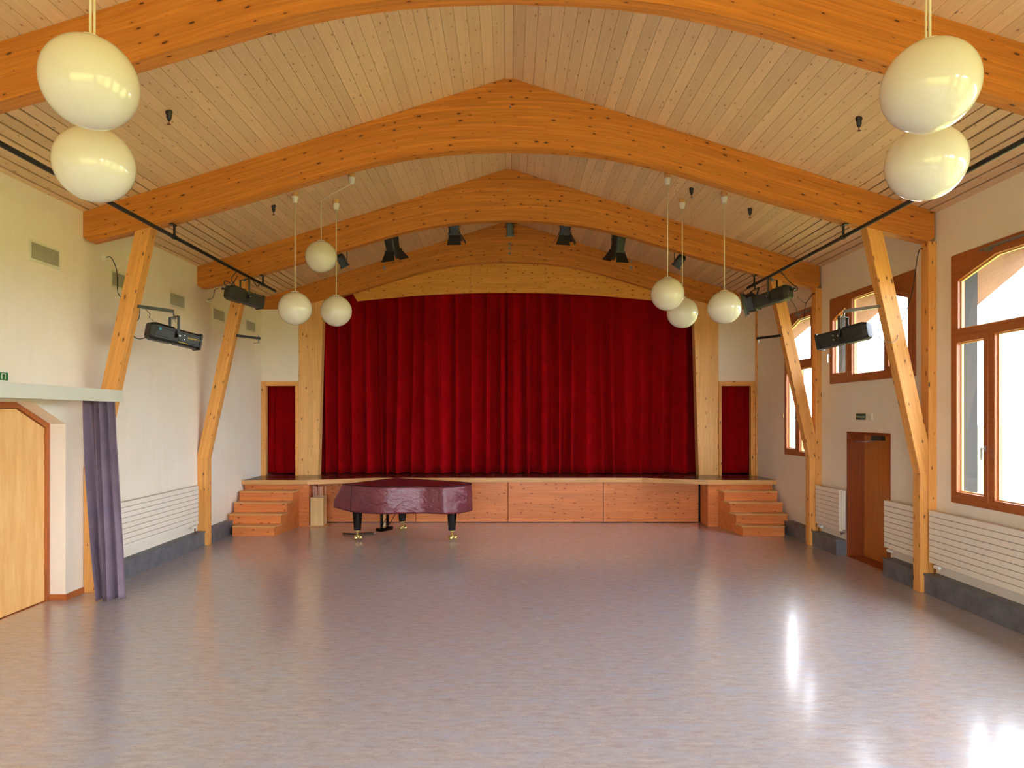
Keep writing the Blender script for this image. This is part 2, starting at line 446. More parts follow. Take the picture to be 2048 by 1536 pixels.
# ------------------------------------------------------------------ building constants
XL, XR = -5.54, 5.57           # inner wall faces
YB, YS = -4.6, 15.31           # rear wall, stage wall
RIDGE, SLOPE = 6.71, 0.316
def zc(x): return RIDGE - SLOPE * abs(x)
BOT = [(0, 5.78), (0.5, 5.768), (0.9, 5.738), (1.325, 5.684), (1.7, 5.61), (2.09, 5.515), (2.67, 5.34), (3.417, 5.115), (4.0, 4.945), (4.424, 4.822), (4.9, 4.70), (5.46, 4.572)]
def zb(x):
    x = abs(x)
    for (a, za), (b, zb_) in zip(BOT, BOT[1:]):
        if x <= b:
            t = (x - a) / (b - a)
            return za + (zb_ - za) * (t if a > 2.6 else t)
    return BOT[-1][1]
FR = [5.62, 8.88, 12.14, 15.40]
FT = 0.16
EPS = 0.002

# ------------------------------------------------------------------ setting
MB().box(-6.2, 6.2, YB - 0.3, 17.3, -0.2, 0.0).build('floor', M['floor']); tag(bpy.data.objects['floor'], kind='structure')

def wall_panels(mb, x0, x1, ys, zs, holes):
    for a, b in zip(ys, ys[1:]):
        for c, d in zip(zs, zs[1:]):
            my, mz = (a + b) / 2, (c + d) / 2
            if any(h[0] < my < h[1] and h[2] < mz < h[3] for h in holes): continue
            mb.box(x0, x1, a, b, c, d)

WT = 4.93
# left wall, deep chamfered door opening
ch = [(8.45, -0.0), (8.45, 2.20), (7.93, 2.46), (6.75, 2.46), (6.23, 2.20), (6.23, 0.0)]
ml = MB()
ml.prism([(8.53, 0), (17.2, 0), (17.2, WT + 0.05), (YB, WT + 0.05), (YB, 0), (6.23, 0), (6.23, 2.20), (6.75, 2.46), (7.95, 2.46), (8.53, 2.20)], 'yz', XL - 0.45, XL)
ml.build('wall_left', M['plaster']); tag(bpy.data.objects['wall_left'], kind='structure')

# right wall with window and door openings
WINS = [('full', 8.57), ('high', 11.80), ('third', 13.73), ('full', 5.31), ('full', 2.05), ('full', -1.21)]
holes = [(6.0, 8.57, 1.22, 4.31), (9.33, 11.80, 2.85, 4.31), (12.42, 13.73, 1.535, 4.31), (9.95, 11.22, -1, 2.045)]
for k in (1, 2, 3): holes.append((6.0 - 3.26 * k, 8.57 - 3.26 * k, 1.22, 4.31))
ys = sorted({YB, 17.2} | {h[0] for h in holes} | {h[1] for h in holes})
zs = [0, 1.22, 1.535, 2.045, 2.85, 4.31, WT + 0.03]
mr = MB(); wall_panels(mr, XR, XR + 0.12, ys, zs, holes)
mr.build('wall_right', M['plaster']); tag(bpy.data.objects['wall_right'], kind='structure')

# rear wall behind the camera, with three tall windows
RH = [(-4.2, -1.6), (-1.3, 1.3), (1.6, 4.2)]
mb = MB()
xs = [-5.9, -4.2, -1.6, -1.3, 1.3, 1.6, 4.2, 5.9]
for a, b in zip(xs, xs[1:]):
    if (a, b) in RH:
        mb.box(a, b, YB - 0.3, YB, 0, 0.9); mb.box(a, b, YB - 0.3, YB, 3.6, 7)
    else:
        mb.box(a, b, YB - 0.3, YB, 0, 7)
mb.build('wall_rear', M['plaster']); tag(bpy.data.objects['wall_rear'], kind='structure')

# stage wall with doorways
SH = 0.965
mb = MB()
DZ = 2.975
for sx in (-1, 1):
    a, b = sorted((sx * 4.712, sx * 5.6))
    mb.box(a, b, YS, YS + 0.085, DZ + 0.1, 4.69)
    mb.box(*sorted((sx * 5.535, sx * 5.6)), YS, YS + 0.085, 0, DZ + 0.1)
mb.build('wall_stage', M['plaster']); tag(bpy.data.objects['wall_stage'], kind='structure')
mb = MB(); mb.box(-6.1, 6.1, 17.2, 17.4, 0, 7.0)
mb.build('wall_back', M['dark']); tag(bpy.data.objects['wall_back'], kind='structure')
# gable above the stage arch, behind the last beam
mb = MB(); 
poly = [(x, zb(x) + 0.12) for x in [i * 0.3 - 5.4 for i in range(37)]]
poly += [(x, zc(x) - 0.01) for x in (5.4, 2.7, 0, -2.7, -5.4)]
mb.prism(poly, 'xz', FR[3] + FT + 0.04, FR[3] + FT + 0.06)
mb.build('wall_gable', M['dark']); tag(bpy.data.objects['wall_gable'], kind='structure')

# ceiling boards
SL = math.sqrt(1 + SLOPE ** 2)
BW = 0.1385
mb = MB(uvf=lambda p, n: (p.y, ((abs(p.x) * SL - 0.055) if p.x > 0 else (-abs(p.x) * SL + 0.055 - 20 * BW))))
side_n = {1: Vector((SLOPE, 0, 1)).normalized(), -1: Vector((-SLOPE, 0, 1)).normalized()}
for sx in (-1, 1):
    n_ = side_n[sx]
    k = 0
    while True:
        s0 = 0.055 + k * BW; s1 = s0 + BW
        if s0 / SL > 5.62: break
        wide = (s0 / SL) > 4.42
        gp = 0.022 if wide else 0.003
        y0, y1 = YB, 17.2
        pts = []
        for s_ in (s0 + gp / 2, s1 - gp / 2):
            x = s_ / SL * sx; pts.append(Vector((x, 0, zc(x))))
        vs = []
        for y in (y0, y1):
            for p in pts:
                vs += [Vector((p.x, y, p.z)), Vector((p.x, y, p.z)) + n_ * 0.02]
        mb.add(vs, [(0, 1, 3, 2), (4, 6, 7, 5), (0, 2, 6, 4), (1, 5, 7, 3), (0, 4, 5, 1), (2, 3, 7, 6)], (0, 1, 0))
        k += 1
mb.box(-0.05, 0.05, YB, 17.2, RIDGE - 0.022, RIDGE + 0.02, (0, 1, 0))
mb.build('ceiling', M['ceiling']); tag(bpy.data.objects['ceiling'], kind='structure')
mb = MB()
for sx in (-1, 1):
    mb.prism([(0, RIDGE + 0.03), (sx * 6.95, zc(6.95) + 0.03), (sx * 6.95, zc(6.95) + 0.3), (0, RIDGE + 0.35)], 'xz', YB - 1.2, 17.6)
rf = mb.build('roof_deck', M['roof']); tag(rf, kind='structure')
mb = MB()
for sx in (1,):
    mb.prism([(sx * 5.87, zc(5.87) - 0.0), (sx * 6.95, zc(6.95)), (sx * 6.95, zc(6.95) + 0.025), (sx * 5.87, zc(5.87) + 0.025)], 'xz', YB - 1.2, 17.6, (0, 1, 0))
rf = mb.build('roof_eave_boards', M['greywood']); tag(rf, kind='structure')

# ground outside
mb = MB(); 
def gp_(i, j):
    x = 5.9 + (i / 30) ** 2 * 120; y = -60 + j * 6.0
    return Vector((x, y, -0.35 + (max(0, x - 20) * 0.035) + 0.3 * noise.noise(Vector((x * .06, y * .06, 0)))))
mb.grid(gp_, 31, 26)
g = mb.build('ground', M['meadow'], recalc=False); tag(g, kind='structure')
mb = MB(); mb.box(-40, 40, -80, YB - 0.35, -0.4, -0.3)
g = mb.build('ground_rear', M['meadow']); tag(g, kind='structure')

# outside posts and struts
for i, y in enumerate([2.36] + FR):
    t = thing('porch_post', ['', 'weathered porch post seen outside through the tall near window',
        'weathered porch post with slanting bracket outside the big window',
        'grey porch post seen through the high window above the door',
        'grey porch post beside the slim window next to the stage'][i] or 'weathered porch post outside nearest the camera', 'post', (6.0, y, -0.3), 'porch posts outside', 'thing')
    MB().box(5.94, 6.10, y, y + FT, -0.3, zc(6.02) - 0.01).build('upright', M['greywood'], t)
    m2 = MB(); m2.prism([(6.101, 3.72), (6.101, zc(6.1) - 0.02), (6.9, zc(6.9) - 0.02), (6.9, zc(6.9) - 0.14)], 'xz', y + 0.05, y + FT - 0.05, (1, 0, .5))
    m2.build('bracket_board', M['brownwood'], t)
    m2 = MB(); m2.prism([(6.101, 0.9), (6.101, 1.15), (6.7, -0.25), (6.6, -0.3)], 'xz', y + 0.03, y + FT - 0.03, (0, 0, 1)); m2.build('foot_brace', M['greywood'], t)

# ------------------------------------------------------------------ windows
def cham(y0, y1, z0, zt, c0, c1):
    """hole outline with chamfered upper corners: c = (run, drop) at each end"""
    p = [(y0, z0), (y1, z0)]
    p += [(y1, zt - c1[1]), (y1 - c1[0], zt)] if c1 else [(y1, zt)]
    p += [(y0 + c0[0], zt), (y0, zt - c0[1])] if c0 else [(y0, zt)]
    return p
def inset(poly, d):
    cy = sum(p[0] for p in poly) / len(poly); cz = sum(p[1] for p in poly) / len(poly)
    out = []
    n = len(poly)
    area = sum(poly[i][0] * poly[(i + 1) % n][1] - poly[(i + 1) % n][0] * poly[i][1] for i in range(n))
    sgn = 1 if area > 0 else -1
    for i in range(n):
        p0 = Vector(poly[i - 1]); p1 = Vector(poly[i]); p2 = Vector(poly[(i + 1) % n])
        e1 = (p1 - p0).normalized(); e2 = (p2 - p1).normalized()
        n1 = Vector((-e1.y, e1.x)) * sgn; n2 = Vector((-e2.y, e2.x)) * sgn
        bis = (n1 + n2).normalized(); k = d / max(0.3, bis.dot(n1))
        q = p1 + bis * k
        out.append((q.x, q.y))
    return out
def handle(root, y, z):
    h = MB(); h.box(XR - 0.045, XR - 0.028, y - 0.012, y + 0.012, z - 0.035, z + 0.035)
    h.box(XR - 0.075, XR - 0.045, y - 0.008, y + 0.008, z - 0.01, z + 0.01); h.box(XR - 0.085, XR - 0.07, y - 0.009, y + 0.009, z - 0.13, z + 0.01)
    h.build('handle', M['steel'], root)
wn = [0]
def window(y0, y1, z0, z1, holes_, sashes, opener=False, handles=()):
    wn[0] += 1
    t = thing('window_%d' % wn[0], None, None, (XR, (y0 + y1) / 2, z0), kind='structure')
    f = MB(); f.prism([[(y0, z0), (y1, z0), (y1, z1), (y0, z1)]] + holes_, 'yz', XR - 0.02, XR + 0.07, (0, 1, 0))
    fr = f.build('window_frame', M['window'], t, bevel=0.004)
    for i, h in enumerate(holes_):
        if i in sashes:
            o = inset(h, -0.012); q = inset(h, 0.062)
            sm = MB(); sm.prism([o, q], 'yz', XR - 0.035, XR + 0.02, (0, 0, 1)); sm.build('sash', M['window'], t, bevel=0.004)
            h2 = q
        else:
            h2 = inset(h, 0.001)
        # pale glazing bead and pane
        bd = MB(); bd.prism([inset(h2, -0.001), inset(h2, 0.016)], 'yz', XR + 0.02, XR + 0.045, (0, 0, 1)); bd.build('glazing_bead', M['doorpale'], t)
        g = MB(); g.prism(inset(h2, 0.004), 'yz', XR + 0.028, XR + 0.034); g.build('pane', M['glass'], t)
    for (hy, hz) in handles: handle(t, hy, hz)
    if opener:
        o = MB(); o.box(XR - 0.05, XR - 0.022, y0 + 0.1, y1 - 0.55, 4.235, 4.26); o.box(XR - 0.07, XR - 0.02, y1 - 0.75, y1 - 0.68, 4.205, 4.24)
        o.build('opener_rod', M['galv'], t)
    return t
for k in range(4):
    d = -3.26 * k
    H = [cham(6.13 + d, 8.44 + d, 3.37, 4.155, (0.65, 0.18), (0.65, 0.18)),
         cham(7.90 + d, 8.50 + d, 1.30, 3.27, None, None),
         cham(6.78 + d, 7.80 + d, 1.33, 3.25, None, None),
         cham(6.08 + d, 6.68 + d, 1.30, 3.27, None, None)]
    window(6.0 + d, 8.57 + d, 1.22, 4.30, H, (1, 3), True, [(7.93 + d, 1.92)])
H = [cham(11.16, 11.73, 2.96, 4.15, (0.02, 0.0), (0.55, 0.17)), cham(10.10, 11.05, 2.97, 4.20, None, None), cham(9.41, 10.02, 2.96, 4.15, (0.5, 0.17), None)]
H[0] = [(11.16, 2.96), (11.73, 2.96), (11.73, 3.98), (11.16, 4.17)]
H[2] = [(9.41, 2.96), (10.02, 2.96), (10.02, 4.17), (9.41, 3.99)]
window(9.33, 11.80, 2.85, 4.31, H, (0, 2), False, [(11.75, 3.35)])
H = [[(12.55, 3.36), (13.62, 3.36), (13.62, 3.98), (13.10, 4.15), (12.55, 4.15)],
     cham(13.12, 13.66, 1.60, 3.20, None, None), cham(12.50, 13.03, 1.62, 3.20, None, None)]
window(12.42, 13.73, 1.535, 4.31, H, (1,), True, [(13.16, 2.25)])
# rear windows
for a, b in RH:
    wn[0] += 1
    t = thing('window_%d' % wn[0], None, None, ((a + b) / 2, YB, 0.9), kind='structure')
    f = MB()
    c = (a + b) / 2
    f.prism([[(a, 0.9), (b, 0.9), (b, 3.6), (a, 3.6)], [(a + .09, .99), (c - .05, .99), (c - .05, 3.51), (a + .09, 3.51)], [(c + .05, .99), (b - .09, .99), (b - .09, 3.51), (c + .05, 3.51)]], 'xz', YB - 0.08, YB + 0.01, (0, 0, 1))
    f.build('window_frame', M['window'], t)
    for x0, x1 in ((a + .09, c - .05), (c + .05, b - .09)):
        g = MB(); g.box(x0, x1, YB - 0.045, YB - 0.04, 0.99, 3.51); g.build('pane', M['glass'], t)

# ------------------------------------------------------------------ doors
# right door, set back behind a deep jamb
t = thing('door_1', None, None, (5.8, 10.58, 0), kind='structure')
f = MB(); f.prism([[(9.95, 0), (11.22, 0), (11.22, 2.045), (9.95, 2.045)][::1], [(9.975, 0.001), (11.195, 0.001), (11.195, 2.02), (9.975, 2.02)]], 'yz', XR - 0.012, XR + 0.03, (0, 0, 1))
f.build('door_frame', M['reveal'], t)
f = MB(); f.box(XR + 0.03, XR + 0.29, 11.17, 11.22, 0, 2.045); f.box(XR + 0.03, XR + 0.29, 9.95, 9.985, 0, 2.045); f.box(XR + 0.03, XR + 0.29, 9.985, 11.17, 2.0, 2.045, (0, 1, 0))
f.build('door_jamb', M['reveal'], t)
f = MB(); f.box(XR + 0.25, XR + 0.295, 9.985, 11.17, 0.012, 2.0); f.build('door_leaf', M['doorleaf'], t)
f = MB(); f.box(XR + 0.0, XR + 0.25, 9.985, 11.17, 0.0, 0.012, (0, 1, 0)); f.build('threshold', M['reveal'], t)
f = MB(); f.box(XR + 0.19, XR + 0.25, 10.55, 10.85, 1.92, 1.99); f.build('door_closer', M['dgrey'], t)
f = MB(); f.tube([(XR + 0.2, 10.72, 1.915), (XR + 0.02, 10.72, 1.895)], 0.009); f.tube([(XR + 0.03, 10.70, 1.895), (XR + 0.06, 11.15, 1.89)], 0.008)
f.build('closer_arm', M['steel'], t)
f = MB(); f.box(XR + 0.30, XR + 0.5, 9.8, 11.4, 0, 2.2); o = f.build('wall_behind_door', M['plaster']); tag(o, kind='structure')
# left door: pale leaf with clipped top corners
t = thing('door_2', None, None, (-5.75, 7.34, 0), kind='structure')
op = [(6.23, 0.0), (8.56, 0.0), (8.56, 2.20), (8.0, 2.465), (6.75, 2.465), (6.23, 2.20)]
ip = [(6.33, 0.001), (8.475, 0.001), (8.475, 2.155), (7.98, 2.395), (6.775, 2.395), (6.33, 2.155)]
f = MB(); f.prism([op, ip], 'yz', -5.80, -5.735, (0, 0, 1)); f.build('door_frame', M['skirt'], t)
for (a, b) in ((6.34, 7.40), (7.41, 8.47)):
    if a < 7: lp = [(a, 0.01), (b, 0.01), (b, 2.385), (6.78, 2.385), (a, 2.15)]
    else: lp = [(a, 0.01), (b, 0.01), (b, 2.15), (7.975, 2.385), (a, 2.385)]
    f = MB(); f.prism(lp, 'yz', -5.80, -5.76, (0, 0, 1)); f.build('door_leaf', M['doorpale'], t, bevel=0.003)
f = MB(); f.box(-5.99, -5.86, 6.0, 8.7, 0, 2.6); o = f.build('wall_behind_double_door', M['dark']); tag(o, kind='structure')
# skirting on the left
sk = MB(); sk.box(XL, XL + 0.014, 8.53, 8.878, 0, 0.075, (0, 1, 0)); sk.box(XL - 0.19, XL + 0.014, 8.516, 8.53, 0, 0.075, (1, 0, 0))
o = sk.build('baseboard_left', M['skirt']); tag(o, kind='structure')

# ------------------------------------------------------------------ granite ledges along the walls
tn = [0]
def ledge(side, y0, y1, joints=()):
    tn[0] += 1
    xi, xw = (-5.40, XL) if side < 0 else (5.40, XR)
    a, b = sorted((xi, xw))
    m_ = MB(); cuts = [y0] + list(joints) + [y1]
    for p, q in zip(cuts, cuts[1:]):
        m_.box(a, b, p + 0.002, q - 0.002, 0, 0.232, (0, 1, 0))
        m_.box(a - (0.012 if side > 0 else 0), b + (0.012 if side < 0 else 0), p + 0.002, q - 0.002, 0.234, 0.258, (0, 1, 0))
    o = m_.build('trim_%d' % tn[0], M['granite'], bevel=0.002); tag(o, kind='structure')
ledge(-1, 9.045, 12.135, (10.59,)); ledge(-1, 12.305, 13.365)
ledge(1, 4.0, 8.875, (5.35, 7.1)); ledge(1, 9.045, 9.85); ledge(1, 11.25, 12.135); ledge(1, 12.305, 13.365)

# ------------------------------------------------------------------ glulam arch beams
def arch_uv(p, n):
    if abs(n.y) > 0.7: return (p.x + 10, p.z - zb(p.x))
    if n.z < -0.5: return (p.x + 10, p.y)
    return (p.x + 10, p.y + 5)
def arch(y, label):
    xs_ = [5.46 * i / 60 for i in range(-60, 61)]
    low = [(-5.54, 4.62)] + [(x, zb(x)) for x in xs_] + [(5.54, 4.62)]
    up = [(5.54, zc(5.54) - EPS), (0.055, zc(0.055) - EPS), (0.05, RIDGE - 0.024), (-0.05, RIDGE - 0.024), (-0.055, zc(.055) - EPS), (-5.54, zc(5.54) - EPS)]
    m_ = MB(uvf=arch_uv)
    # build as strips so the lamellas follow the arch
    xsu = sorted(set([p[0] for p in low] + [p[0] for p in up]))
    def lo(x): return 4.62 - (5.54 - abs(x)) / 0.08 * 0.048 if abs(x) > 5.46 else zb(x)
    def hi(x): return RIDGE - 0.024 if abs(x) <= 0.05 else zc(x) - EPS
    nx = len(xsu)
    vs = []
    for yy in (y, y + FT):
        for x in xsu: vs += [(x, yy, lo(x)), (x, yy, hi(x))]
    fs = []
    for i in range(nx - 1):
        a = 2 * i; b = a + 2; o_ = 2 * nx
        fs += [(a, b, b + 1, a + 1), (o_ + a, o_ + a + 1, o_ + b + 1, o_ + b), (a, o_ + a, o_ + b, b), (a + 1, b + 1, o_ + b + 1, o_ + a + 1)]
    o_ = 2 * nx
    fs += [(0, 1, o_ + 1, o_), (o_ - 2, 2 * o_ - 2, 2 * o_ - 1, o_ - 1)]
    m_.add(vs, fs, (1, 0, 0))
    o = m_.build('arched_beam', M['beam']); tag(o, label, 'beam', 'arched roof beams', 'thing')
    return o
bA = arch(FR[0], 'nearest orange timber arch, cut by the top edge of the picture')
bB = arch(FR[1], 'full orange timber arch whose peak meets the ceiling, second from the camera')
bC = arch(FR[2], 'orange timber arch with black stage lamps hanging behind it')
bD = arch(FR[3], 'farthest orange timber arch, directly over the red stage curtain')
def washer(par, x, y, z, r=0.018):
    m_ = MB(); m_.cyl((x, y - 0.008, z), (x, y + 0.001, z), r, n=14); m_.cyl((x, y - 0.016, z), (x, y - 0.006, z), r * 0.45, n=6)
    m_.build('bolt', M['galv'], par, world=False)
for z in (6.19, 6.08, 5.97): washer(bD, 0.03, FR[3], z, 0.03)
for x, z in ((-2.8, 5.64), (2.77, 5.64), (-2.8, 5.79), (2.77, 5.79)): washer(bD, x, FR[3], z, 0.035)
washer(bB, 0.02, FR[1], 6.32, 0.012); washer(bC, -0.02, FR[2], 6.3, 0.012)

# ------------------------------------------------------------------ posts, braces
KZ = 1.547
def inner(z): return 5.354 - (z - KZ) * 0.22
def support(y, side, labels):
    s = side
    if s < 0:
        p = MB(); p.box(-5.535, -5.354, y, y + FT, 0, KZ)
        tag(p.build('timber_post', M['brace'], bevel=0.005), labels[0], 'post', 'short posts under the braces', 'thing')
        poly = [(-5.354, KZ), (-4.655, zb(4.655)), (-4.865, zb(4.865)), (-5.535, 1.62), (-5.535, KZ)]
    else:
        p = MB(); p.box(5.354, 5.459, y, y + FT, 0, KZ)
        tag(p.build('timber_post', M['brace'], bevel=0.005), labels[0], 'post', 'short posts under the braces', 'thing')
        p = MB(); p.box(5.461, XR - 0.002, y, y + FT, 0, 4.575)
        tag(p.build('timber_column', M['brace'], bevel=0.004), labels[2], 'column', 'tall wall columns', 'thing')
        poly = [(5.354, KZ), (4.655, zb(4.655)), (4.865, zb(4.865)), (5.459, 1.975), (5.459, KZ)]
    p = MB(); p.prism(poly, 'xz', y + 0.001, y + FT - 0.001, (-0.22 * s, 0, 1))
    tag(p.build('slanted_brace', M['brace'], bevel=0.005), labels[1], 'brace', 'slanted braces', 'thing')
support(FR[1], -1, ('left timber post foot half hidden behind the grey curtain', 'left slanted timber brace rising beside the grey curtain', ''))
support(FR[2], -1, ('left timber post at the far end of the long radiator', 'left slanted timber brace near the stage steps', ''))
support(FR[1], 1, ('right timber post foot between two radiators, nearest the camera', 'right slanted timber brace in front of the high window', 'tall timber column between the big window and the high window'))
support(FR[2], 1, ('right timber post foot beside the stage steps', 'right slanted timber brace in front of the slim window by the stage', 'tall timber column between the high window and the slim window'))

# proscenium posts
for s, lb in ((-1, 'wide pale timber post left of the stage curtain'), (1, 'wide pale timber post right of the stage curtain')):
    p = MB()
    poly = [(s * 4.71, SH), (s * 4.27, SH), (s * 4.15, zb(4.15) + 0.0), (s * 4.71, zb(4.71))]
    p.prism(poly, 'xz', YS + 0.0, FR[3] - 0.002, (0, 0, 1))
    poly2 = [(s * 4.33, SH), (s * 4.27, SH), (s * 4.15, zb(4.15)), (s * 4.21, zb(4.21))]
    p.prism([(s * 4.71, SH), (s * 4.27, SH), (s * 4.17, 4.74), (s * 4.71, 4.74)], 'xz', FR[3] - 0.001, FR[3] + 0.16, (0, 0, 1))
    tag(p.build('stage_post', M['post'], bevel=0.004), lb, 'post', 'posts beside the curtain', 'thing')
# thin upright at the right corner
tag(MB().box(5.535, 5.565, YS - 0.05, YS - 0.002, SH + 0.001, 4.9).build('corner_strip', M['brace']), 'thin upright timber strip in the right corner of the stage', 'strip')

# doorway frames on stage
for s, lb in ((-1, 'light timber doorway frame at the left of the stage'), (1, 'light timber doorway frame at the right of the stage')):
    t = thing('doorway_surround', lb, 'door frame', (s * 5.1, YS, SH), 'doorway frames on the stage', 'thing')
    m_ = MB(); a, b = sorted((s * 5.53, s * 5.43)); m_.box(a, b, YS - 0.03, YS + 0.085, SH, DZ + 0.10); m_.build('jamb', M['brace'], t, bevel=0.003)
    m_ = MB(); a, b = sorted((s * 4.775, s * 4.712)); m_.box(a, b, YS - 0.03, YS + 0.085, SH, DZ); m_.build('jamb', M['brace'], t, bevel=0.003)
    m_ = MB(); a, b = sorted((s * 5.43, s * 4.712)); m_.box(a, b, YS - 0.03, YS + 0.085, DZ, DZ + 0.10, (1, 0, 0)); m_.build('head', M['brace'], t, bevel=0.003)

# valance board under the last arch
def vb(x): return 4.905 + 0.21 * max(0.0, 1 - (x / 3.55) ** 2)
t = thing('valance_board', 'arched knotty pine board hanging over the top of the curtain', 'board', (0, FR[3] + 0.07, 5), None, 'thing')
def vpoly(a, b, lslant=0, rslant=0):
    n = 14
    lowp = [(a + (b - a) * i / n, vb(a + (b - a) * i / n)) for i in range(n + 1)]
    upp = [(b + rslant - (b + rslant - a - lslant) * i / n, zb(b + rslant - (b + rslant - a - lslant) * i / n) + 0.05) for i in range(n + 1)]
    return lowp + upp
for a, b, l, r in ((-3.45, -0.87, -0.12, 0), (-0.866, 0.84, 0, 0), (0.844, 3.45, 0, 0.12)):
    m_ = MB(); m_.prism(vpoly(a, b, l, r), 'xz', FR[3] + FT + 0.008, FR[3] + FT + 0.035, (1, 0, 0))
    m_.build('board', M['valance'], t)

# ------------------------------------------------------------------ stage
t = thing('stage_platform', 'low wooden stage platform with dark floor and pale front edge', 'stage', (0, 15, 0), None, 'thing')
def plan(dy=0.0, z0=0, z1=1):
    return [(-5.53, 14.15 + dy), (-4.17 - dy * .3, 14.15 + dy), (-2.87, 14.67 + dy), (2.87, 14.67 + dy), (4.13 + dy * .3, 14.15 + dy), (5.56, 14.15 + dy), (5.56, 17.19), (-5.53, 17.19)]
m_ = MB(); m_.prism(plan(0.02), 'xy', SH - 0.09, SH); m_.build('deck', M['stagefloor'], t)
# edge boards following the outline
pl = plan()[:6]
for (a, b) in zip(pl, pl[1:]):
    a = Vector((a[0], a[1], 0)); b = Vector((b[0], b[1], 0)); d = (b - a).normalized(); n = Vector((-d.y, d.x, 0))
    m_ = MB(); c = (a + b) / 2 + n * 0.0125; c.z = SH - 0.043
    m_.obox(c, (d, n, (0, 0, 1)), ((b - a).length / 2, 0.0125, 0.047), d); m_.build('edge_board', M['edge'], t, bevel=0.002)
# front panels
px = [-4.13, -1.98 - 0.02, -0.01, 2.05, 4.11]
for a, b in zip(px, px[1:]):
    m_ = MB(); m_.box(a + 0.006, b - 0.006, 14.74, 14.76, 0.012, SH - 0.095, (1, 0, 0)); m_.build('front_panel', M['front'], t, bevel=0.002)
m_ = MB(); m_.box(-4.2, 4.2, 14.765, 14.80, 0, SH - 0.092); m_.build('backing', M['dark'], t)
# wing boxes that carry the steps
for s in (-1, 1):
    m_ = MB(); a, b = sorted((s * 4.15, s * 5.50)); m_.box(a, b, 14.21, 14.8, 0, SH - 0.092, (1, 0, 0)); m_.build('wing_box', M['front'], t, bevel=0.002)

# steps
def steps(s, label):
    t = thing('stage_steps', label, 'steps', (s * 4.95, 13.6, 0), 'steps up to the stage')
    ysr = [13.10, 13.37, 13.62, 13.88, 14.20]
    inn = [4.50, 4.46, 4.42, 4.385, 4.36]
    out = [5.30, 5.47, 5.47, 5.47]
    for k in range(4):
        z0, z1 = (0 if k == 0 else 0.193 * k), 0.193 * (k + 1)
        X = lambda q: s * q
        # block, inner end slightly splayed
        a0, a1, b = inn[k], inn[4] + (inn[0] - inn[4]) * 0.0, out[k]
        poly = [(X(b), ysr[k]), (X(inn[k]), ysr[k]), (X(4.365), 14.205), (X(b), 14.205)]
        zz0 = z0 - 0.026 if k else 0
        if k == 0: poly = [(X(b), ysr[0]), (X(inn[0]), ysr[0]), (X(inn[1] - 0.0), ysr[1] + 0.0), (X(4.365), 14.205), (X(b), 14.205)]
        if k == 0: b_low = 0.0
        m_ = MB(); m_.prism(poly, 'xy', zz0, z1 - 0.026, (1, 0, 0)); st = m_.build('step', M['front'], t)
        tp = [(X(b + (0.0 if k else 0)), ysr[k] - 0.025), (X(inn[k] - 0.03), ysr[k] - 0.025), (X(inn[k + 1] - 0.03), ysr[k + 1] + 0.0), (X(b), ysr[k + 1] + 0.0)]
        m_ = MB(); m_.prism(tp, 'xy', z1 - 0.026, z1, (1, 0, 0)); m_.build('tread', M['edge'], st, bevel=0.003)
    return t
steps(-1, 'orange pine steps at the left end of the stage')
steps(1, 'orange pine steps at the right end of the stage')

# ------------------------------------------------------------------ curtains
def drape(x0, x1, y, z0, z1, nf, amp, seed, nx=None, nz=26, ylean=0.0):
    rnd = random.Random(seed)
    # uneven pleat spacing
    ws = [rnd.uniform(0.6, 1.5) for _ in range(nf)]
    tot = sum(ws); edges = [0]
    for q in ws: edges.append(edges[-1] + q / tot)
    am = [rnd.uniform(0.55, 1.15) for _ in range(nf)]
    dr = [rnd.uniform(-0.35, 0.35) for _ in range(nf + 1)]
    nx = nx or nf * 18
    def P(i, j):
        u = i / (nx - 1); v = j / (nz - 1)
        k = 0
        while k < nf - 1 and u > edges[k + 1]: k += 1
        f = (u - edges[k]) / (edges[k + 1] - edges[k])
        a = am[k]
        c = math.cos(2 * math.pi * f)
        yy = y + amp * a * (c * 0.5 + 0.5) ** 1.5 * (0.6 + 0.4 * (1 - v)) + 0.022 * (0.5 + 0.5 * math.cos(6 * math.pi * f + am[k] * 9)) * (1 - (c * 0.5 + 0.5))
        yy += 0.012 * noise.noise(Vector((u * nf * 3.1, v * 2.2, seed)))
        drift = (dr[k] * (1 - f) + dr[k + 1] * f) * (x1 - x0) / nf * (1 - v) ** 1.6 * 0.9
        sk = 0.10 * math.sin(2 * math.pi * f) * (x1 - x0) / nf
        x = x0 + (x1 - x0) * u + drift * math.sin(math.pi * min(1, max(0, u))) ** 0.15 + sk
        zz = z0 + (z1 - z0) * v
        return Vector((min(max(x, x0), x1), yy, zz))
    m_ = MB(); m_.grid(P, nx, nz); return m_
c1 = drape(-4.62, 0.03, 15.665, SH + 0.012, 5.35, 15, 0.34, 3).build('stage_curtain', M['red'], solidify=0.004, recalc=False)
tag(c1, 'left half of the tall red stage curtain, behind the piano', 'curtain', 'main stage curtains')
c2 = drape(-0.02, 4.62, 15.635, SH + 0.012, 5.35, 15, 0.34, 11).build('stage_curtain', M['red'], solidify=0.004, recalc=False)
tag(c2, 'right half of the tall red stage curtain, from the centre seam rightward', 'curtain', 'main stage curtains')
c3 = drape(-5.535, -4.66, 15.62, SH + 0.02, 3.2, 5, 0.11, 21).build('doorway_curtain', M['red'], solidify=0.004, recalc=False)
tag(c3, 'narrow red curtain in the doorway left of the stage opening', 'curtain', 'doorway curtains')
c4 = drape(4.66, 5.56, 15.62, SH + 0.02, 3.2, 5, 0.11, 27).build('doorway_curtain', M['red'], solidify=0.004, recalc=False)
tag(c4, 'narrow red curtain in the doorway right of the stage opening', 'curtain', 'doorway curtains')

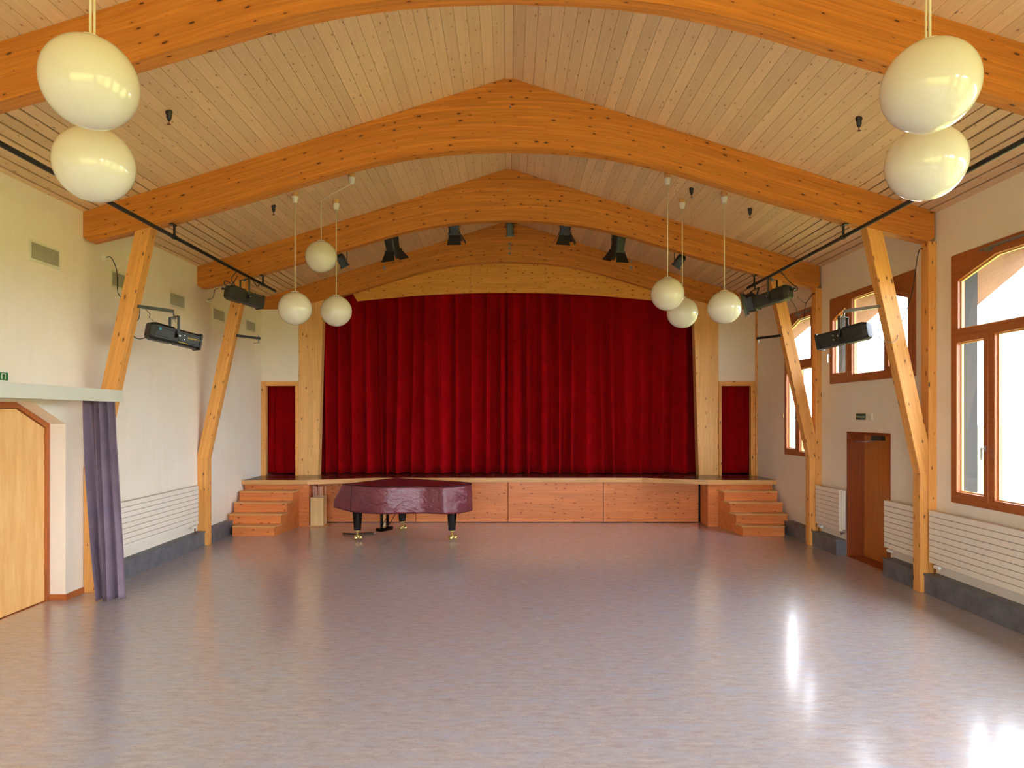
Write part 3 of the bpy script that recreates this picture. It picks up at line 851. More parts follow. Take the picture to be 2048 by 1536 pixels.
# grey curtain bunched by the left post, and its pelmet
def greyc():
    nx, nz = 150, 40
    def P(i, j):
        u = i / (nx - 1); v = j / (nz - 1)        # v: 0 bottom, 1 top
        z = 0.015 + v * (2.50 - 0.015)
        w_ = (1 - v)
        xl = -5.30 + 0.19 * w_ ** 1.3; xr = -4.915 + 0.10 * w_
        ph = 2 * math.pi * (4.0 * u + 0.15 * math.sin(3 * v + 5 * u))
        x = xl + (xr - xl) * u + 0.014 * math.sin(ph * 1.0 + 1.5)
        a = 0.075 + 0.03 * w_
        yy = 8.52 + 0.13 * (u - 0.4) * 0 - a * math.sin(ph) * (0.6 + 0.4 * math.sin(2.3 * u * 5 + 1)) - 0.05 * w_ * math.exp(-((u - 0.35) / 0.15) ** 2)
        yy += 0.01 * noise.noise(Vector((u * 14, v * 5, 2)))
        return Vector((x, yy, z))
    m_ = MB(); m_.grid(P, nx, nz); return m_
gc = greyc().build('side_curtain', M['greycloth'], solidify=0.004, recalc=False)
tag(gc, 'grey violet curtain bunched under the end of the pale pelmet', 'curtain')
t = thing('curtain_pelmet', 'long grey-green curtain pelmet jutting out above the left door', 'pelmet', (-4.95, 8.5, 2.48))
m_ = MB(); m_.box(-4.93, -4.87, 3.6, 8.62, 2.477, 2.624, (0, 1, 0)); m_.box(-5.535, -4.93, 8.59, 8.62, 2.53, 2.624, (1, 0, 0)); m_.build('fascia', M['pelmet'], t, bevel=0.003)
m_ = MB(); m_.box(-5.535, -4.93, 3.6, 8.59, 2.604, 2.622, (0, 1, 0)); m_.build('top_board', M['pelmet'], t)
m_ = MB(); m_.tube([(-5.3, 8.5, 2.515), (-4.99, 8.5, 2.515), (-4.96, 8.40, 2.515), (-4.96, 3.7, 2.515)], 0.01); m_.build('curtain_track', M['steel'], t)

# ------------------------------------------------------------------ radiators
def radiator(side, y0, y1, label, valve=None, z0=0.405, z1=1.085, n=9):
    s = side
    xf = s * 5.43; xb = s * 5.49
    t = thing('radiator', label, 'radiator', (s * 5.46, (y0 + y1) / 2, z0), 'panel radiators')
    h = (z1 - z0) / n
    m_ = MB(); a, b = sorted((xf, xb))
    for k in range(n): m_.box(a, b, y0, y1, z0 + k * h + 0.003, z0 + (k + 1) * h - 0.003, (0, 1, 0))
    m_.build('panel', M['radiator'], t, bevel=0.003)
    m_ = MB(); a, b = sorted((s * 5.445, s * 5.50)); m_.box(a, b, y0 + 0.01, y1 - 0.01, z0 + 0.01, z1 - 0.005); m_.build('core', M['radgap'], t)
    for yy in (y0 + 0.15, y1 - 0.15):
        m_ = MB(); a, b = sorted((s * 5.50, (XR if s > 0 else XL) - s * 0.001)); m_.box(a, b, yy - 0.02, yy + 0.02, z0 + 0.1, z1 - 0.1)
        m_.build('bracket', M['white'], t)
    if valve:
        yv = valve
        v = MB(); v.cyl((s * 5.46, yv + 0.02, z0 - 0.035), (s * 5.46, yv - 0.08, z0 - 0.035), 0.028, 0.024, n=16); v.cyl((s * 5.46, yv - 0.08, z0 - 0.035), (s * 5.46, yv - 0.088, z0 - 0.035), 0.024, 0.014, n=16)
        vv = v.build('valve', M['white'], t)
        p = MB(); p.tube([(s * 5.46, yv + 0.03, z0 + 0.0), (s * 5.46, yv + 0.03, z0 - 0.04), (s * 5.46, yv + 0.03, 0.24)], 0.011); p.build('pipe', M['copper'], t)
    return t
radiator(-1, 9.25, 11.95, 'long white ribbed radiator on the left wall behind the grey curtain', 11.85)
radiator(1, 5.0, 8.82, 'long white ribbed radiator under the big near window', 8.72)
radiator(1, 9.06, 9.88, 'short white ribbed radiator between the door and the near right post', 9.80)
r3 = radiator(1, 11.22, 12.07, 'short white ribbed radiator between the far right post and the door', 11.98)
m_ = MB()
for k in range(3): m_.box(5.435 + 0.034 * k, 5.463 + 0.034 * k, 11.205, 11.22, 0.43, 1.07)
m_.build('side_cover', M['radiator'], r3, bevel=0.002)
m_ = MB(); m_.tube([(5.5, 11.25, 0.42), (5.5, 11.25, 0.36), (5.5, 11.30, 0.34)], 0.01); m_.cyl((5.47, 11.25, 0.375), (5.53, 11.25, 0.375), 0.016); m_.build('return_valve', M['steel'], r3)

# ------------------------------------------------------------------ wall vents
vl = ['nearest wall vent grille, left of the first brace', 'wall vent grille partly hidden by the near left brace with a black cable above', 'wall vent grille between the two left braces, above the hanging spotlight',
      'wall vent grille just left of the far left brace', 'farthest wall vent grille, between the far left brace and the stage']
vt0 = None
for i, y in enumerate([7.87, 9.49, 11.12, 12.76, 14.37]):
    if i == 0:
        vt = thing('wall_vent', vl[0], 'vent', (XL, y, 4.10), 'wall vents')
        ft, fz = 0.55, 0.25
        f = MB(); f.prism([[(y, 4.10), (y + ft, 4.10), (y + ft, 4.35), (y, 4.35)], [(y + .03, 4.13), (y + ft - .03, 4.13), (y + ft - .03, 4.32), (y + .03, 4.32)]], 'yz', XL, XL + 0.014)
        f.build('frame', M['vent'], vt)
        f = MB()
        k = 0
        while y + .035 + k * 0.0165 < y + ft - .035:
            f.box(XL + 0.003, XL + 0.011, y + .035 + k * 0.0165, y + .042 + k * 0.0165, 4.13, 4.32); k += 1
        f.build('slats', M['ventslat'], vt)
        f = MB(); f.box(XL + 0.0005, XL + 0.002, y + .03, y + ft - .03, 4.13, 4.32); f.build('back', M['ventdark'], vt)
    else:
        c = copy_tree(vt); c.location = (XL, y, 4.10); c['label'] = vl[i]

# ------------------------------------------------------------------ pendant globes
R = 0.25
roses = []
def pendant(x, y, z, rose, label, group, proto=None):
    t = thing('pendant_globe', label, 'lamp', (x, y, z), group)
    prof = [(R * math.sin(math.pi * k / 36), -R * math.cos(math.pi * k / 36)) for k in range(37) if R * math.sin(math.pi * k / 36) >= 0.055 or k < 18]
    m_ = MB(); m_.lathe(prof, (x, y, z), 48); m_.build('globe', M['globe'], t)
    m_ = MB(); m_.lathe([(0.001, 0.262), (0.05, 0.258), (0.062, 0.247), (0.062, 0.235), (0.05, 0.235)], (x, y, z), 24); m_.build('globe_cap', M['white'], t)
    rx, ry = rose
    rz = zc(rx)
    m_ = MB(); m_.lathe([(0.001, -0.155), (0.03, -0.155), (0.036, -0.15), (0.05, -0.072), (0.05, -0.06), (0.001, -0.06)], (rx, ry, rz), 24)
    m_.build('ceiling_cup', M['white'], t)
    m_ = MB(); m_.lathe([(0.03, -0.075), (0.045, -0.07), (0.05, -0.02), (0.05, 0.012)], (rx, ry, rz), 20); m_.build('cup_block', M['edge'], t)
    m_ = MB()
    if abs(rx - x) + abs(ry - y) > 0.05:
        m_.tube([(rx, ry, rz - 0.15), (x, y, zc(x) - 0.02), (x, y, z + 0.25)], 0.0075)
        h = MB(); h.tube([(x, y, zc(x) + 0.0), (x + .008, y, zc(x) - 0.02), (x, y, zc(x) - 0.032), (x - .012, y, zc(x) - 0.02)], 0.0035); h.build('hook', M['brass'], t)
    else:
        m_.tube([(x, y, rz - 0.15), (x, y, z + 0.25)], 0.0075)
    m_.build('cord', M['cord'], t)
    return t
G1, G2 = 'opal globe lamps on the left', 'opal globe lamps on the right'
pendant(-2.354, 3.83, 4.17, (-2.354, 3.83), 'largest-looking globe at upper left, close to the camera, cords above', G1)
pendant(-2.803, 4.61, 4.00, (-2.803, 4.61), 'big globe at upper left, just below and behind the largest one', G1)
pendant(-3.24, 10.35, 3.93, (-3.24, 10.35), 'globe hanging leftmost in the far left trio', G1)
pendant(-2.99, 10.89, 4.84, (-2.37, 10.31), 'highest globe of the far left trio, cord led over a hook', G1)
pendant(-2.81, 11.13, 4.01, (-2.81, 11.13), 'low globe of the far left trio, nearest the curtain', G1)
pendant(2.357, 3.83, 4.15, (2.357, 3.83), 'largest-looking globe at upper right, close to the camera', G2)
pendant(2.813, 4.61, 4.01, (2.813, 4.61), 'big globe at upper right, just below and behind the other', G2)
pendant(2.40, 10.31, 4.14, (2.40, 10.31), 'leftmost and highest globe of the far right trio', G2)
pendant(2.82, 11.08, 3.975, (2.82, 11.08), 'globe of the far right trio half hidden behind its neighbour', G2)
pendant(3.26, 10.32, 3.94, (3.26, 10.32), 'rightmost globe of the far right trio, hanging alone', G2)

# ceiling sprinkler-like black fittings
def at_ceiling(px_, py_):
    dx = (px_ - 1016) / 1365; dz = (832 - py_) / 1365
    t_ = (RIDGE - 2.3) / (dz + SLOPE * abs(dx))
    return (dx * t_ - 0.01, t_)
fl = [((338, 222), 'black ceiling nozzle between the first two arches, on the left slope'), ((547, 411), 'black ceiling nozzle left of the far left trio of globes'),
      ((1718, 236), 'black ceiling nozzle on the right slope, left of the big globes'), ((1500, 418), 'black ceiling nozzle right of the far right trio of globes'),
      ((1383, 377), 'small black ceiling nozzle among the far right globes'), ((1018, 12), 'black ceiling nozzle at the ridge, top centre')]
nz0 = None
for (p, lb) in fl:
    x, y = at_ceiling(*p)
    if p[1] < 20: y = 5.62 + FT + 0.1
    if nz0 is None:
        t = thing('ceiling_nozzle', lb, 'sprinkler', (0, 0, 0), 'black ceiling nozzles')
        m_ = MB(); m_.lathe([(0.034, 0.012), (0.034, -0.02), (0.027, -0.03), (0.026, -0.07), (0.02, -0.075), (0.016, -0.095), (0.001, -0.1)], n=18); m_.build('body', M['black'], t)
        m_ = MB(); m_.tube([(0, 0, -0.095), (0, 0, -0.135)], 0.005); m_.lathe([(0.001, -0.133), (0.02, -0.134), (0.02, -0.139), (0.001, -0.142)], n=14); m_.build('deflector', M['copper'], t)
        nz0 = t
    else:
        t = copy_tree(nz0); t['label'] = lb
    t.location = (x, y, zc(x) - 0.004)

# ------------------------------------------------------------------ pipes and spotlights
def pipe(s, yend, label):
    x = s * 4.42
    t = thing('lighting_pipe', label, 'pipe', (x, 9, 4.67), 'lighting pipes along the walls')
    m_ = MB(); m_.cyl((x, 2.0, 4.665), (x, yend, 4.665), 0.026, n=16); m_.build('tube', M['rail'], t)
    for y in (5.62, 8.96, 12.22):
        m_ = MB(); m_.cyl((x, y + 0.06, 4.665), (x, y + 0.06, zb(x) + 0.0), 0.016, n=10); m_.cyl((x, y + 0.03, 4.665), (x, y + 0.09, 4.665), 0.034, n=14)
        m_.obox((x, y + 0.02, zb(x) - 0.006), ((1, 0, 0), (0, 1, 0), (0, 0, 1)), (0.03, 0.06, 0.006))
        m_.build('hanger', M['rail'], t)
pipe(-1, 12.92, 'dark lighting pipe hung along the left side under the arches')
pipe(1, 12.6, 'dark lighting pipe hung along the right side under the arches')

def octo(w_, h_, c):
    return [(-w_, -h_ + c), (-w_ + c, -h_), (w_ - c, -h_), (w_, -h_ + c), (w_, h_ - c), (w_ - c, h_), (-w_ + c, h_), (-w_, h_ - c)]
def profile_spot(rear, front, s, hang, label, style=0, text=None):
    rear = Vector(rear); front = Vector(front)
    f = (front - rear).normalized(); L = (front - rear).length
    side = f.cross(Vector((0, 0, 1))).normalized(); up = side.cross(f).normalized()
    t = thing('profile_spotlight', label, 'spotlight', tuple((rear + front) / 2), 'long profile spotlights')
    mid = rear + f * L * 0.50
    m_ = MB(); body = M['black'] if style == 0 else M['dgrey2']
    m_.loft(rear, rear + f * 0.06, f, side, up, octo(0.085, 0.10, 0.03), octo(0.11, 0.12, 0.035))
    m_.loft(rear + f * 0.06, mid - f * 0.03, f, side, up, octo(0.11, 0.12, 0.035), octo(0.11, 0.115, 0.035))
    for k in (-1, 1):
        for q in (-0.055, 0.055):
            m_.obox(rear + f * (L * .27) + side * (k * 0.112) + up * q, (f, side, up), (L * 0.19, 0.004, 0.006))
    m_.build('housing', body, t, bevel=0.004)
    m_ = MB(); m_.loft(mid - f * 0.03, mid + f * 0.03, f, side, up, octo(0.09, 0.10, 0.03), octo(0.09, 0.10, 0.03)); m_.build('gate', M['black'], t)
    m_ = MB(); m_.loft(mid + f * 0.03, front, f, side, up, octo(0.098, 0.105, 0.025), octo(0.095, 0.105, 0.025))
    m_.loft(front - f * 0.015, front + f * 0.012, f, side, up, octo(0.108, 0.116, 0.02), octo(0.108, 0.116, 0.02))
    for k in (-1, 1):
        for q in (-0.06, 0.06):
            m_.obox(mid + f * (L * .27) + side * (k * 0.098) + up * q, (f, side, up), (L * 0.2, 0.003, 0.004))
    m_.build('lens_tube', body, t, bevel=0.003)
    m_ = MB(); m_.cyl(front + f * 0.013, front + f * 0.016, 0.08, n=20); m_.build('lens', M['lens'], t)
    # yoke
    top = Vector(hang)
    m_ = MB(); hw = 0.125
    c = mid + f * (L * 0.02)
    pts = [c - side * hw + up * 0.0, c - side * hw + Vector((0, 0, 1)) * (top.z - c.z - 0.06)]
    for k in (-1, 1):
        a = c + side * (k * hw); b = Vector((a.x, a.y, top.z - 0.045))
        d = (b - a); m_.obox((a + b) / 2, (f, side, d.normalized()), (0.018, 0.004, d.length / 2 + 0.01))
    b = Vector((c.x, c.y, top.z - 0.04)); fh = Vector((f.x, f.y, 0)).normalized()
    m_.obox(b, (fh, side, (0, 0, 1)), (0.018, hw + 0.004, 0.004)); m_.build('yoke', M['dgrey'] if style else M['black'], t, bevel=0.002)
    m_ = MB(); m_.cyl(b, Vector((top.x, top.y, top.z)), 0.012, n=10); m_.obox(b + Vector((0, 0, -0.02)), ((1, 0, 0), (0, 1, 0), (0, 0, 1)), (0.02, 0.02, 0.015)); m_.tube([b + Vector((0, 0, -.04)), b + Vector((0.03, 0, -.08))], 0.004); m_.build('clamp', M['galv'], t)
    # side facing the camera carries knob, levers and writing
    cs = side if side.y < 0 else -side
    m_ = MB(); m_.cyl(c + cs * 0.10, c + cs * 0.16, 0.036 if style else 0.026, n=18); kn = m_.build('knob', M['black'], t)
    m_ = MB(); m_.cyl(c + cs * 0.16, c + cs * 0.166, 0.012, n=12); m_.build('knob_cap', M['steel'], kn)
    if style == 0:
        m_ = MB()
        for q in (0.03, -0.03): 
            m_.cyl(mid + f * 0.10 + cs * 0.095 + up * q, mid + f * 0.10 + cs * 0.125 + up * q, 0.008, n=10)
        m_.build('focus_knob', M['steel'], t)
    else:
        m_ = MB()
        for q in range(4): m_.obox(rear + f * (0.08 + q * 0.045) + cs * 0.111 - up * 0.075, (f, side, up), (0.012, 0.003, 0.01))
        m_.build('vent_slot', M['ventdark'], t)
        m_ = MB(); m_.cyl(rear - f * 0.07 + up * 0.02, rear + f * 0.01 + up * 0.02, 0.012, n=10); m_.obox(rear - f * 0.08 + up * 0.02, (f, side, up), (0.012, 0.02, 0.016)); m_.build('handle', M['black'], t)
    return t, f, side, up, cs, mid, L
M['dgrey2'] = plain('dark_grey_housing', srgb(50, 50, 44), 0.5, 0.0, 0.5, 0.25, 20)

def text_obj(name, body, size, loc, xdir, updir, mat, parent, extrude=0.0006, maxw=None):
    cu = bpy.data.curves.new(name, 'FONT'); cu.body = body; cu.size = size; cu.align_x = 'CENTER'; cu.align_y = 'CENTER'; cu.extrude = extrude
    cu.materials.append(mat)
    tmp = bpy.data.objects.new(name + '_outline', cu); COL.objects.link(tmp)
    bpy.context.view_layer.update()
    me = bpy.data.meshes.new_from_object(tmp.evaluated_get(bpy.context.evaluated_depsgraph_get()))
    bpy.data.objects.remove(tmp)
    o = bpy.data.objects.new(name, me); COL.objects.link(o)
    x = Vector(xdir).normalized(); u = Vector(updir).normalized(); n = x.cross(u)
    loc = Vector(loc) - (Vector(ORG[parent.name]) if parent is not None else Vector((0, 0, 0)))
    mat4 = Matrix(((x.x, u.x, n.x, loc.x), (x.y, u.y, n.y, loc.y), (x.z, u.z, n.z, loc.z), (0, 0, 0, 1)))
    o.parent = parent
    o.matrix_local = mat4
    return o

def arm(s, y, xb, z, tip, label, mat, empty=False):
    a = Vector((s * xb, y, z)); b = Vector((s * tip[0], tip[1], z))
    t = thing('bracket_arm', label, 'bracket', tuple(a), 'bracket arms on the braces')
    d = (b - a).normalized(); n = Vector((-d.y, d.x, 0))
    m_ = MB(); m_.obox((a + b) / 2, (d, n, (0, 0, 1)), ((b - a).length / 2, 0.02, 0.021)); m_.build('arm', mat, t, bevel=0.003)
    m_ = MB(); m_.obox(a + d * 0.004, ((0, 1, 0), (1, 0, 0), (0, 0, 1)), (0.05, 0.006, 0.05)) if False else None
    if empty:
        m_ = MB(); m_.cyl(b - d * 0.03 + Vector((0, 0, -0.09)), b - d * 0.03 + Vector((0, 0, 0.05)), 0.01, n=8); m_.tube([b - d * 0.03 + Vector((0, 0, -0.08)), b - d * 0.03 + Vector((s * 0.09, -0.01, -0.10))], 0.005)
        m_.build('screw_handle', M['galv'], t)
    return b
Yb = FR[1] + FT; Yc = FR[2] + FT
t1 = arm(-1, FR[1] + 0.08, inner(3.74) - 0.0, 3.74, (4.61, 9.38), 'dark green-grey arm on the near left brace holding a spotlight', M['dgrey'])
t2 = arm(1, FR[1] + 0.08, inner(3.74), 3.74, (4.61, 9.38), 'zinc arm on the near right brace holding a spotlight', M['galv'])
arm(-1, FR[2] + 0.08, inner(3.74), 3.74, (4.61, 12.66), 'empty dark arm on the far left brace', M['black'], True)
arm(1, FR[2] + 0.08, inner(3.74), 3.74, (4.61, 12.66), 'empty dark arm on the far right brace', M['black'], True)

def cable(label, pts, r=0.005, mat=None, group=None):
    # smooth through points
    P = [Vector(p) for p in pts]; out = []
    n = len(P)
    for i in range(n - 1):
        p0, p1, p2, p3 = P[max(i - 1, 0)], P[i], P[i + 1], P[min(i + 2, n - 1)]
        for k in range(8):
            t_ = k / 8
            out.append(0.5 * ((2 * p1) + (p2 - p0) * t_ + (2 * p0 - 5 * p1 + 4 * p2 - p3) * t_ ** 2 + (3 * p1 - p0 - 3 * p2 + p3) * t_ ** 3))
    out.append(P[-1])
    m_ = MB(); m_.tube(out, r, 6)
    return tag(m_.build('cable', mat or M['black']), label, 'cable', group)

sp1, f, side, up, cs, mid, L = profile_spot((-4.88, 9.22, 3.465), (-4.45, 9.76, 3.35), -1, (-4.61, 9.38, 3.72), 'black profile spotlight with yellow lettering on the near left brace', 0)
xd = f if f.cross(up).dot(cs) > 0 else -f
text_obj('lettering', 'SILHOUETTE', 0.030, mid + f * 0.24 + cs * 0.1005 + up * 0.012, xd, up, M['yellow'], sp1)
m_ = MB(); m_.cyl(Vector((-4.83, 9.215, 3.46)) + cs * 0.106 + f * 0.07 + up * 0.03, Vector((-4.83, 9.215, 3.46)) + cs * 0.113 + f * 0.07 + up * 0.03, 0.018, n=14); m_.build('blue_dot', M['blue'], sp1)
m_ = MB(); m_.obox(mid + f * 0.10 + cs * 0.102 - up * 0.075, (f, cs, up), (0.07, 0.001, 0.003)); m_.build('yellow_line', M['yellow'], sp1)
sp2 = profile_spot((4.88, 9.22, 3.465), (4.45, 9.76, 3.35), 1, (4.61, 9.38, 3.72), 'black profile spotlight on the near right brace before the high window', 0)[0]
sp3 = profile_spot((-4.63, 11.22, 4.35), (-4.27, 11.74, 4.25), -1, (-4.42, 11.52, 4.64), 'dark grey profile spotlight hung from the left pipe', 1)
sp4 = profile_spot((4.63, 11.22, 4.35), (4.27, 11.74, 4.25), 1, (4.42, 11.52, 4.64), 'dark grey profile spotlight hung from the right pipe', 1)

# fresnel hung from the right pipe
def flood(c, f, label, name='fresnel_spotlight', flaps=True, sz=0.13, ln=0.24, hang=None, grp='small stage spotlights', flap_len=0.15, flaprot=0.0):
    c = Vector(c); f = Vector(f).normalized()
    side = f.cross(Vector((0, 1, 0.2))).normalized(); up = side.cross(f).normalized()
    if flaprot:
        q = Matrix.Rotation(flaprot, 3, f); side = q @ side; up = q @ up
    t = thing(name, label, 'spotlight', tuple(c), grp)
    m_ = MB(); m_.loft(c - f * ln / 2, c - f * (ln / 2 - 0.05), f, side, up, octo(sz * .6, sz * .6, sz * .2), octo(sz * .85, sz * .85, sz * .2))
    m_.loft(c - f * (ln / 2 - 0.05), c + f * ln / 2, f, side, up, octo(sz * .85, sz * .85, sz * .2), octo(sz * .8, sz * .8, sz * .2))
    m_.loft(c + f * (ln / 2 - 0.02), c + f * (ln / 2 + 0.012), f, side, up, octo(sz * .95, sz * .95, sz * .1), octo(sz * .95, sz * .95, sz * .1))
    m_.build('housing', M['black'], t, bevel=0.003)
    m_ = MB(); m_.cyl(c + f * (ln / 2 + 0.012), c + f * (ln / 2 + 0.015), sz * 0.75, n=20); m_.build('lens', M['lens'], t)
    if flaps:
        e = c + f * (ln / 2 + 0.012)
        for a, b in ((side, up), (up, side), (-side, up), (-up, side)):
            o_ = e + a * sz * 0.93
            tip = o_ + f * flap_len * 0.86 + a * flap_len * 0.5
            vs = [o_ - b * sz * .8, o_ + b * sz * .8, tip + b * sz * 1.15, tip - b * sz * 1.15]
            th = a * 0.004
            m_ = MB(); m_.add([v for v in vs] + [v + th for v in vs], [(0, 1, 2, 3), (7, 6, 5, 4), (0, 4, 5, 1), (1, 5, 6, 2), (2, 6, 7, 3), (3, 7, 4, 0)]); m_.build('barn_door', M['black'], t)
    if hang is not None:
        h = Vector(hang); hs = Vector((1, 0, 0)) if abs(f.x) < 0.6 else Vector((0, 1, 0))
        m_ = MB()
        for k in (-1, 1):
            a = c + hs * (k * (sz * 0.95 + 0.01)); b = Vector((h.x, h.y, h.z - 0.07)) + hs * (k * (sz * 0.95 + 0.01))
            d = b - a; m_.obox((a + b) / 2, (d.normalized(), hs, d.normalized().cross(hs)), (d.length / 2, 0.004, 0.014))
        m_.obox(Vector((h.x, h.y, h.z - 0.07)), (hs, hs.cross(Vector((0, 0, 1))), (0, 0, 1)), (sz * .95 + 0.014, 0.014, 0.004))
        m_.build('yoke', M['black'], t)
        m_ = MB(); m_.cyl((h.x, h.y, h.z - 0.07), tuple(h), 0.012, n=10); m_.build('clamp', M['rail'], t)
    return t
flood((4.36, 12.25, 4.34), (-0.85, 0.32, -0.2), 'black fresnel lamp with barn doors at the far end of the right pipe', hang=(4.42, 12.25, 4.64), sz=0.19, ln=0.2, flap_len=0.05, flaprot=0.0, grp='fresnel lamps')
# lamps behind the third arch
ly = 12.62
def LZ(px_, py_): return ((px_ - 1016) * ly / 1365 - 0.01, ly, 2.3 + (832 - py_) * ly / 1365)
def hung(px_, py_, f, label, flaps, sz, ln, rot=0.0, fl=0.15):
    c = LZ(px_, py_)
    zt = zc(c[0]) - 0.002
    return flood(c, f, label, flaps=flaps, sz=sz, ln=ln, hang=(c[0], ly, zt), flap_len=fl, flaprot=rot)
hung(684, 521, (0.38, 0.25, -0.8), 'small black can lamp behind the third arch, beside the highest far-left globe', False, 0.085, 0.24)
hung(783, 482, (0.14, 0.3, -0.9), 'black lamp with barn doors, leftmost of the four behind the third arch', True, 0.125, 0.34, 0.5, 0.19)
hung(908, 455, (0.02, 0.35, -0.8), 'black lamp with barn doors behind the third arch, left of its centre', True, 0.115, 0.22, 0.0, 0.19)
hung(1020, 455, (0.02, 0.2, -0.9), 'small black can lamp behind the third arch at its centre', False, 0.08, 0.30)
hung(1131, 455, (-0.03, 0.35, -0.8), 'black lamp with barn doors behind the third arch, right of its centre', True, 0.115, 0.22, 0.2, 0.19)
hung(1237, 484, (-0.10, 0.3, -0.9), 'black lamp with barn doors, rightmost of the four behind the third arch', True, 0.12, 0.34, -0.5, 0.19)
hung(1359, 522, (-0.45, 0.25, -0.7), 'small black can lamp behind the third arch, above the far right globes', False, 0.09, 0.24)

# sockets and cables
def socket(x, y, z, label, w_=0.08, h_=0.08, mat='white', side=-1, th=0.03):
    t = thing('wall_socket', label, 'socket', (x, y, z), 'wall sockets')
    a, b = sorted((x, x - side * th)); m_ = MB(); m_.box(a, b, y - w_ / 2, y + w_ / 2, z - h_ / 2, z + h_ / 2); m_.build('box', M[mat], t, bevel=0.004)
    return t
socket(XL, 9.33, 4.46, 'white wall socket with black plug high on the left wall behind the near brace')
socket(XL, 12.56, 4.43, 'white wall socket high on the left wall beside the far brace')
socket(XR, 13.85, 2.30, 'small brass switch plate on the right wall beside the slim window', 0.06, 0.09, 'brass', 1, 0.012)
socket(XR, 13.0, 0.55, 'small white socket low on the right wall near the steps', 0.06, 0.08, 'white', 1, 0.012)
cable('black cable looping from the high left wall socket to the near brace', [(XL + 0.035, 9.33, 4.47), (XL + 0.09, 9.36, 4.47), (XL + 0.13, 9.42, 4.30), (XL + 0.10, 9.5, 4.02), (XL + 0.3, 9.3, 3.9), (-5.03, 9.07, 3.86)], 0.006)
cable('black cable looping from the arm to the back of the near left spotlight', [(-4.89, 9.05, 3.72), (-4.91, 9.06, 3.60), (-4.99, 9.06, 3.48), (-4.985, 9.08, 3.36), (-4.93, 9.12, 3.33), (-4.86, 9.17, 3.36)], 0.006)
cable('thin safety wire from the arm to the near left spotlight', [(-4.84, 9.10, 3.72), (-4.80, 9.13, 3.66), (-4.82, 9.15, 3.62), (-4.79, 9.2, 3.58)], 0.004, M['black'])
cable('black cable from the far left wall socket to the pipe spotlight', [(XL + 0.03, 12.5, 4.43), (-5.2, 12.0, 4.38), (-4.95, 11.5, 4.42), (-4.75, 11.15, 4.38)], 0.006)
cable('tangled black cable hanging between the left pipe and its spotlight', [(-4.43, 11.1, 4.64), (-4.5, 11.08, 4.52), (-4.46, 11.12, 4.42), (-4.60, 11.1, 4.50), (-4.66, 11.2, 4.46), (-4.58, 11.25, 4.44), (-4.45, 11.2, 4.6)], 0.007)
cable('black cable loop at the end of the left pipe', [(-4.42, 11.8, 4.64), (-4.40, 11.9, 4.58), (-4.40, 12.0, 4.58), (-4.42, 12.1, 4.64)], 0.007)
cable('tangled black cable hanging between the right pipe and its spotlight', [(4.43, 11.1, 4.64), (4.5, 11.08, 4.55), (4.56, 11.12, 4.50), (4.62, 11.1, 4.44), (4.70, 11.1, 4.38), (4.68, 11.15, 4.34), (4.60, 11.2, 4.42)], 0.007)
cable('black cable drooping from the right pipe spotlight to the far right column', [(4.62, 11.25, 4.27), (4.80, 11.4, 4.10), (4.92, 11.6, 3.98), (5.10, 11.8, 3.98), (5.2, 11.95, 4.25), (5.40, 12.1, 4.46), (5.455, 12.15, 4.47)], 0.006)
cable('black cable swag under the right pipe spotlight', [(4.74, 11.2, 4.26), (4.9, 11.4, 4.22), (5.05, 11.6, 4.22), (5.2, 11.8, 4.34), (5.38, 12.1, 4.47), (5.455, 12.13, 4.47)], 0.005)
cable('black cable bundle wrapped on the far end of the right pipe', [(4.44, 11.75, 4.70), (4.38, 11.85, 4.63), (4.46, 11.95, 4.69), (4.38, 12.05, 4.63), (4.45, 12.15, 4.70), (4.38, 12.25, 4.62)], 0.012)
cable('black cable hanging down beside the near right column to its brace', [(5.46, 9.0, 4.50), (5.42, 8.99, 4.50), (5.39, 9.0, 4.40), (5.36, 9.05, 4.0), (5.30, 9.1, 3.7), (5.15, 9.15, 3.35), (5.0, 9.12, 3.27), (4.93, 9.08, 3.36)], 0.006)
cable('thin grey cable looped in front of the near right brace', [(5.07, 8.96, 3.42), (5.05, 8.86, 3.33), (4.98, 8.84, 3.26), (4.90, 8.86, 3.27), (4.86, 8.93, 3.33), (4.87, 9.06, 3.36)], 0.004, M['galv'])

# ------------------------------------------------------------------ signs
t = thing('exit_sign', 'small dark green emergency exit sign above the right door', 'sign', (XR, 10.65, 2.29), 'exit signs')
m_ = MB(); m_.box(XR - 0.035, XR, 10.43, 10.88, 2.235, 2.345); m_.build('housing', M['vent'], t, bevel=0.004)
m_ = MB(); m_.box(XR - 0.038, XR - 0.034, 10.58, 10.872, 2.243, 2.337); m_.build('panel', M['signdk'], t)
text_obj('lettering', 'Notausgang', 0.056, (XR - 0.0385, 10.727, 2.29), (0, -1, 0), (0, 0, 1), M['signtext'], t)
m_ = MB(); m_.cyl((XR - 0.037, 10.50, 2.29), (XR - 0.034, 10.50, 2.29), 0.006, n=10); m_.build('lamp_dot', M['dgrey'], t)
t = thing('exit_sign', 'bright green exit sign on the left wall above the pelmet, cut by the picture edge', 'sign', (XL, 7.3, 2.74), 'exit signs')
m_ = MB(); m_.box(XL, XL + 0.035, 7.0, 7.52, 2.67, 2.80); m_.build('housing', M['white'], t, bevel=0.004)
m_ = MB(); m_.box(XL + 0.034, XL + 0.038, 7.02, 7.50, 2.69, 2.775); m_.build('panel', M['green'], t)
m_ = MB(); m_.prism([[(7.40, 2.70), (7.46, 2.70), (7.46, 2.765), (7.40, 2.765)], [(7.41, 2.701), (7.45, 2.701), (7.45, 2.757), (7.41, 2.757)]], 'yz', XL + 0.038, XL + 0.0395)
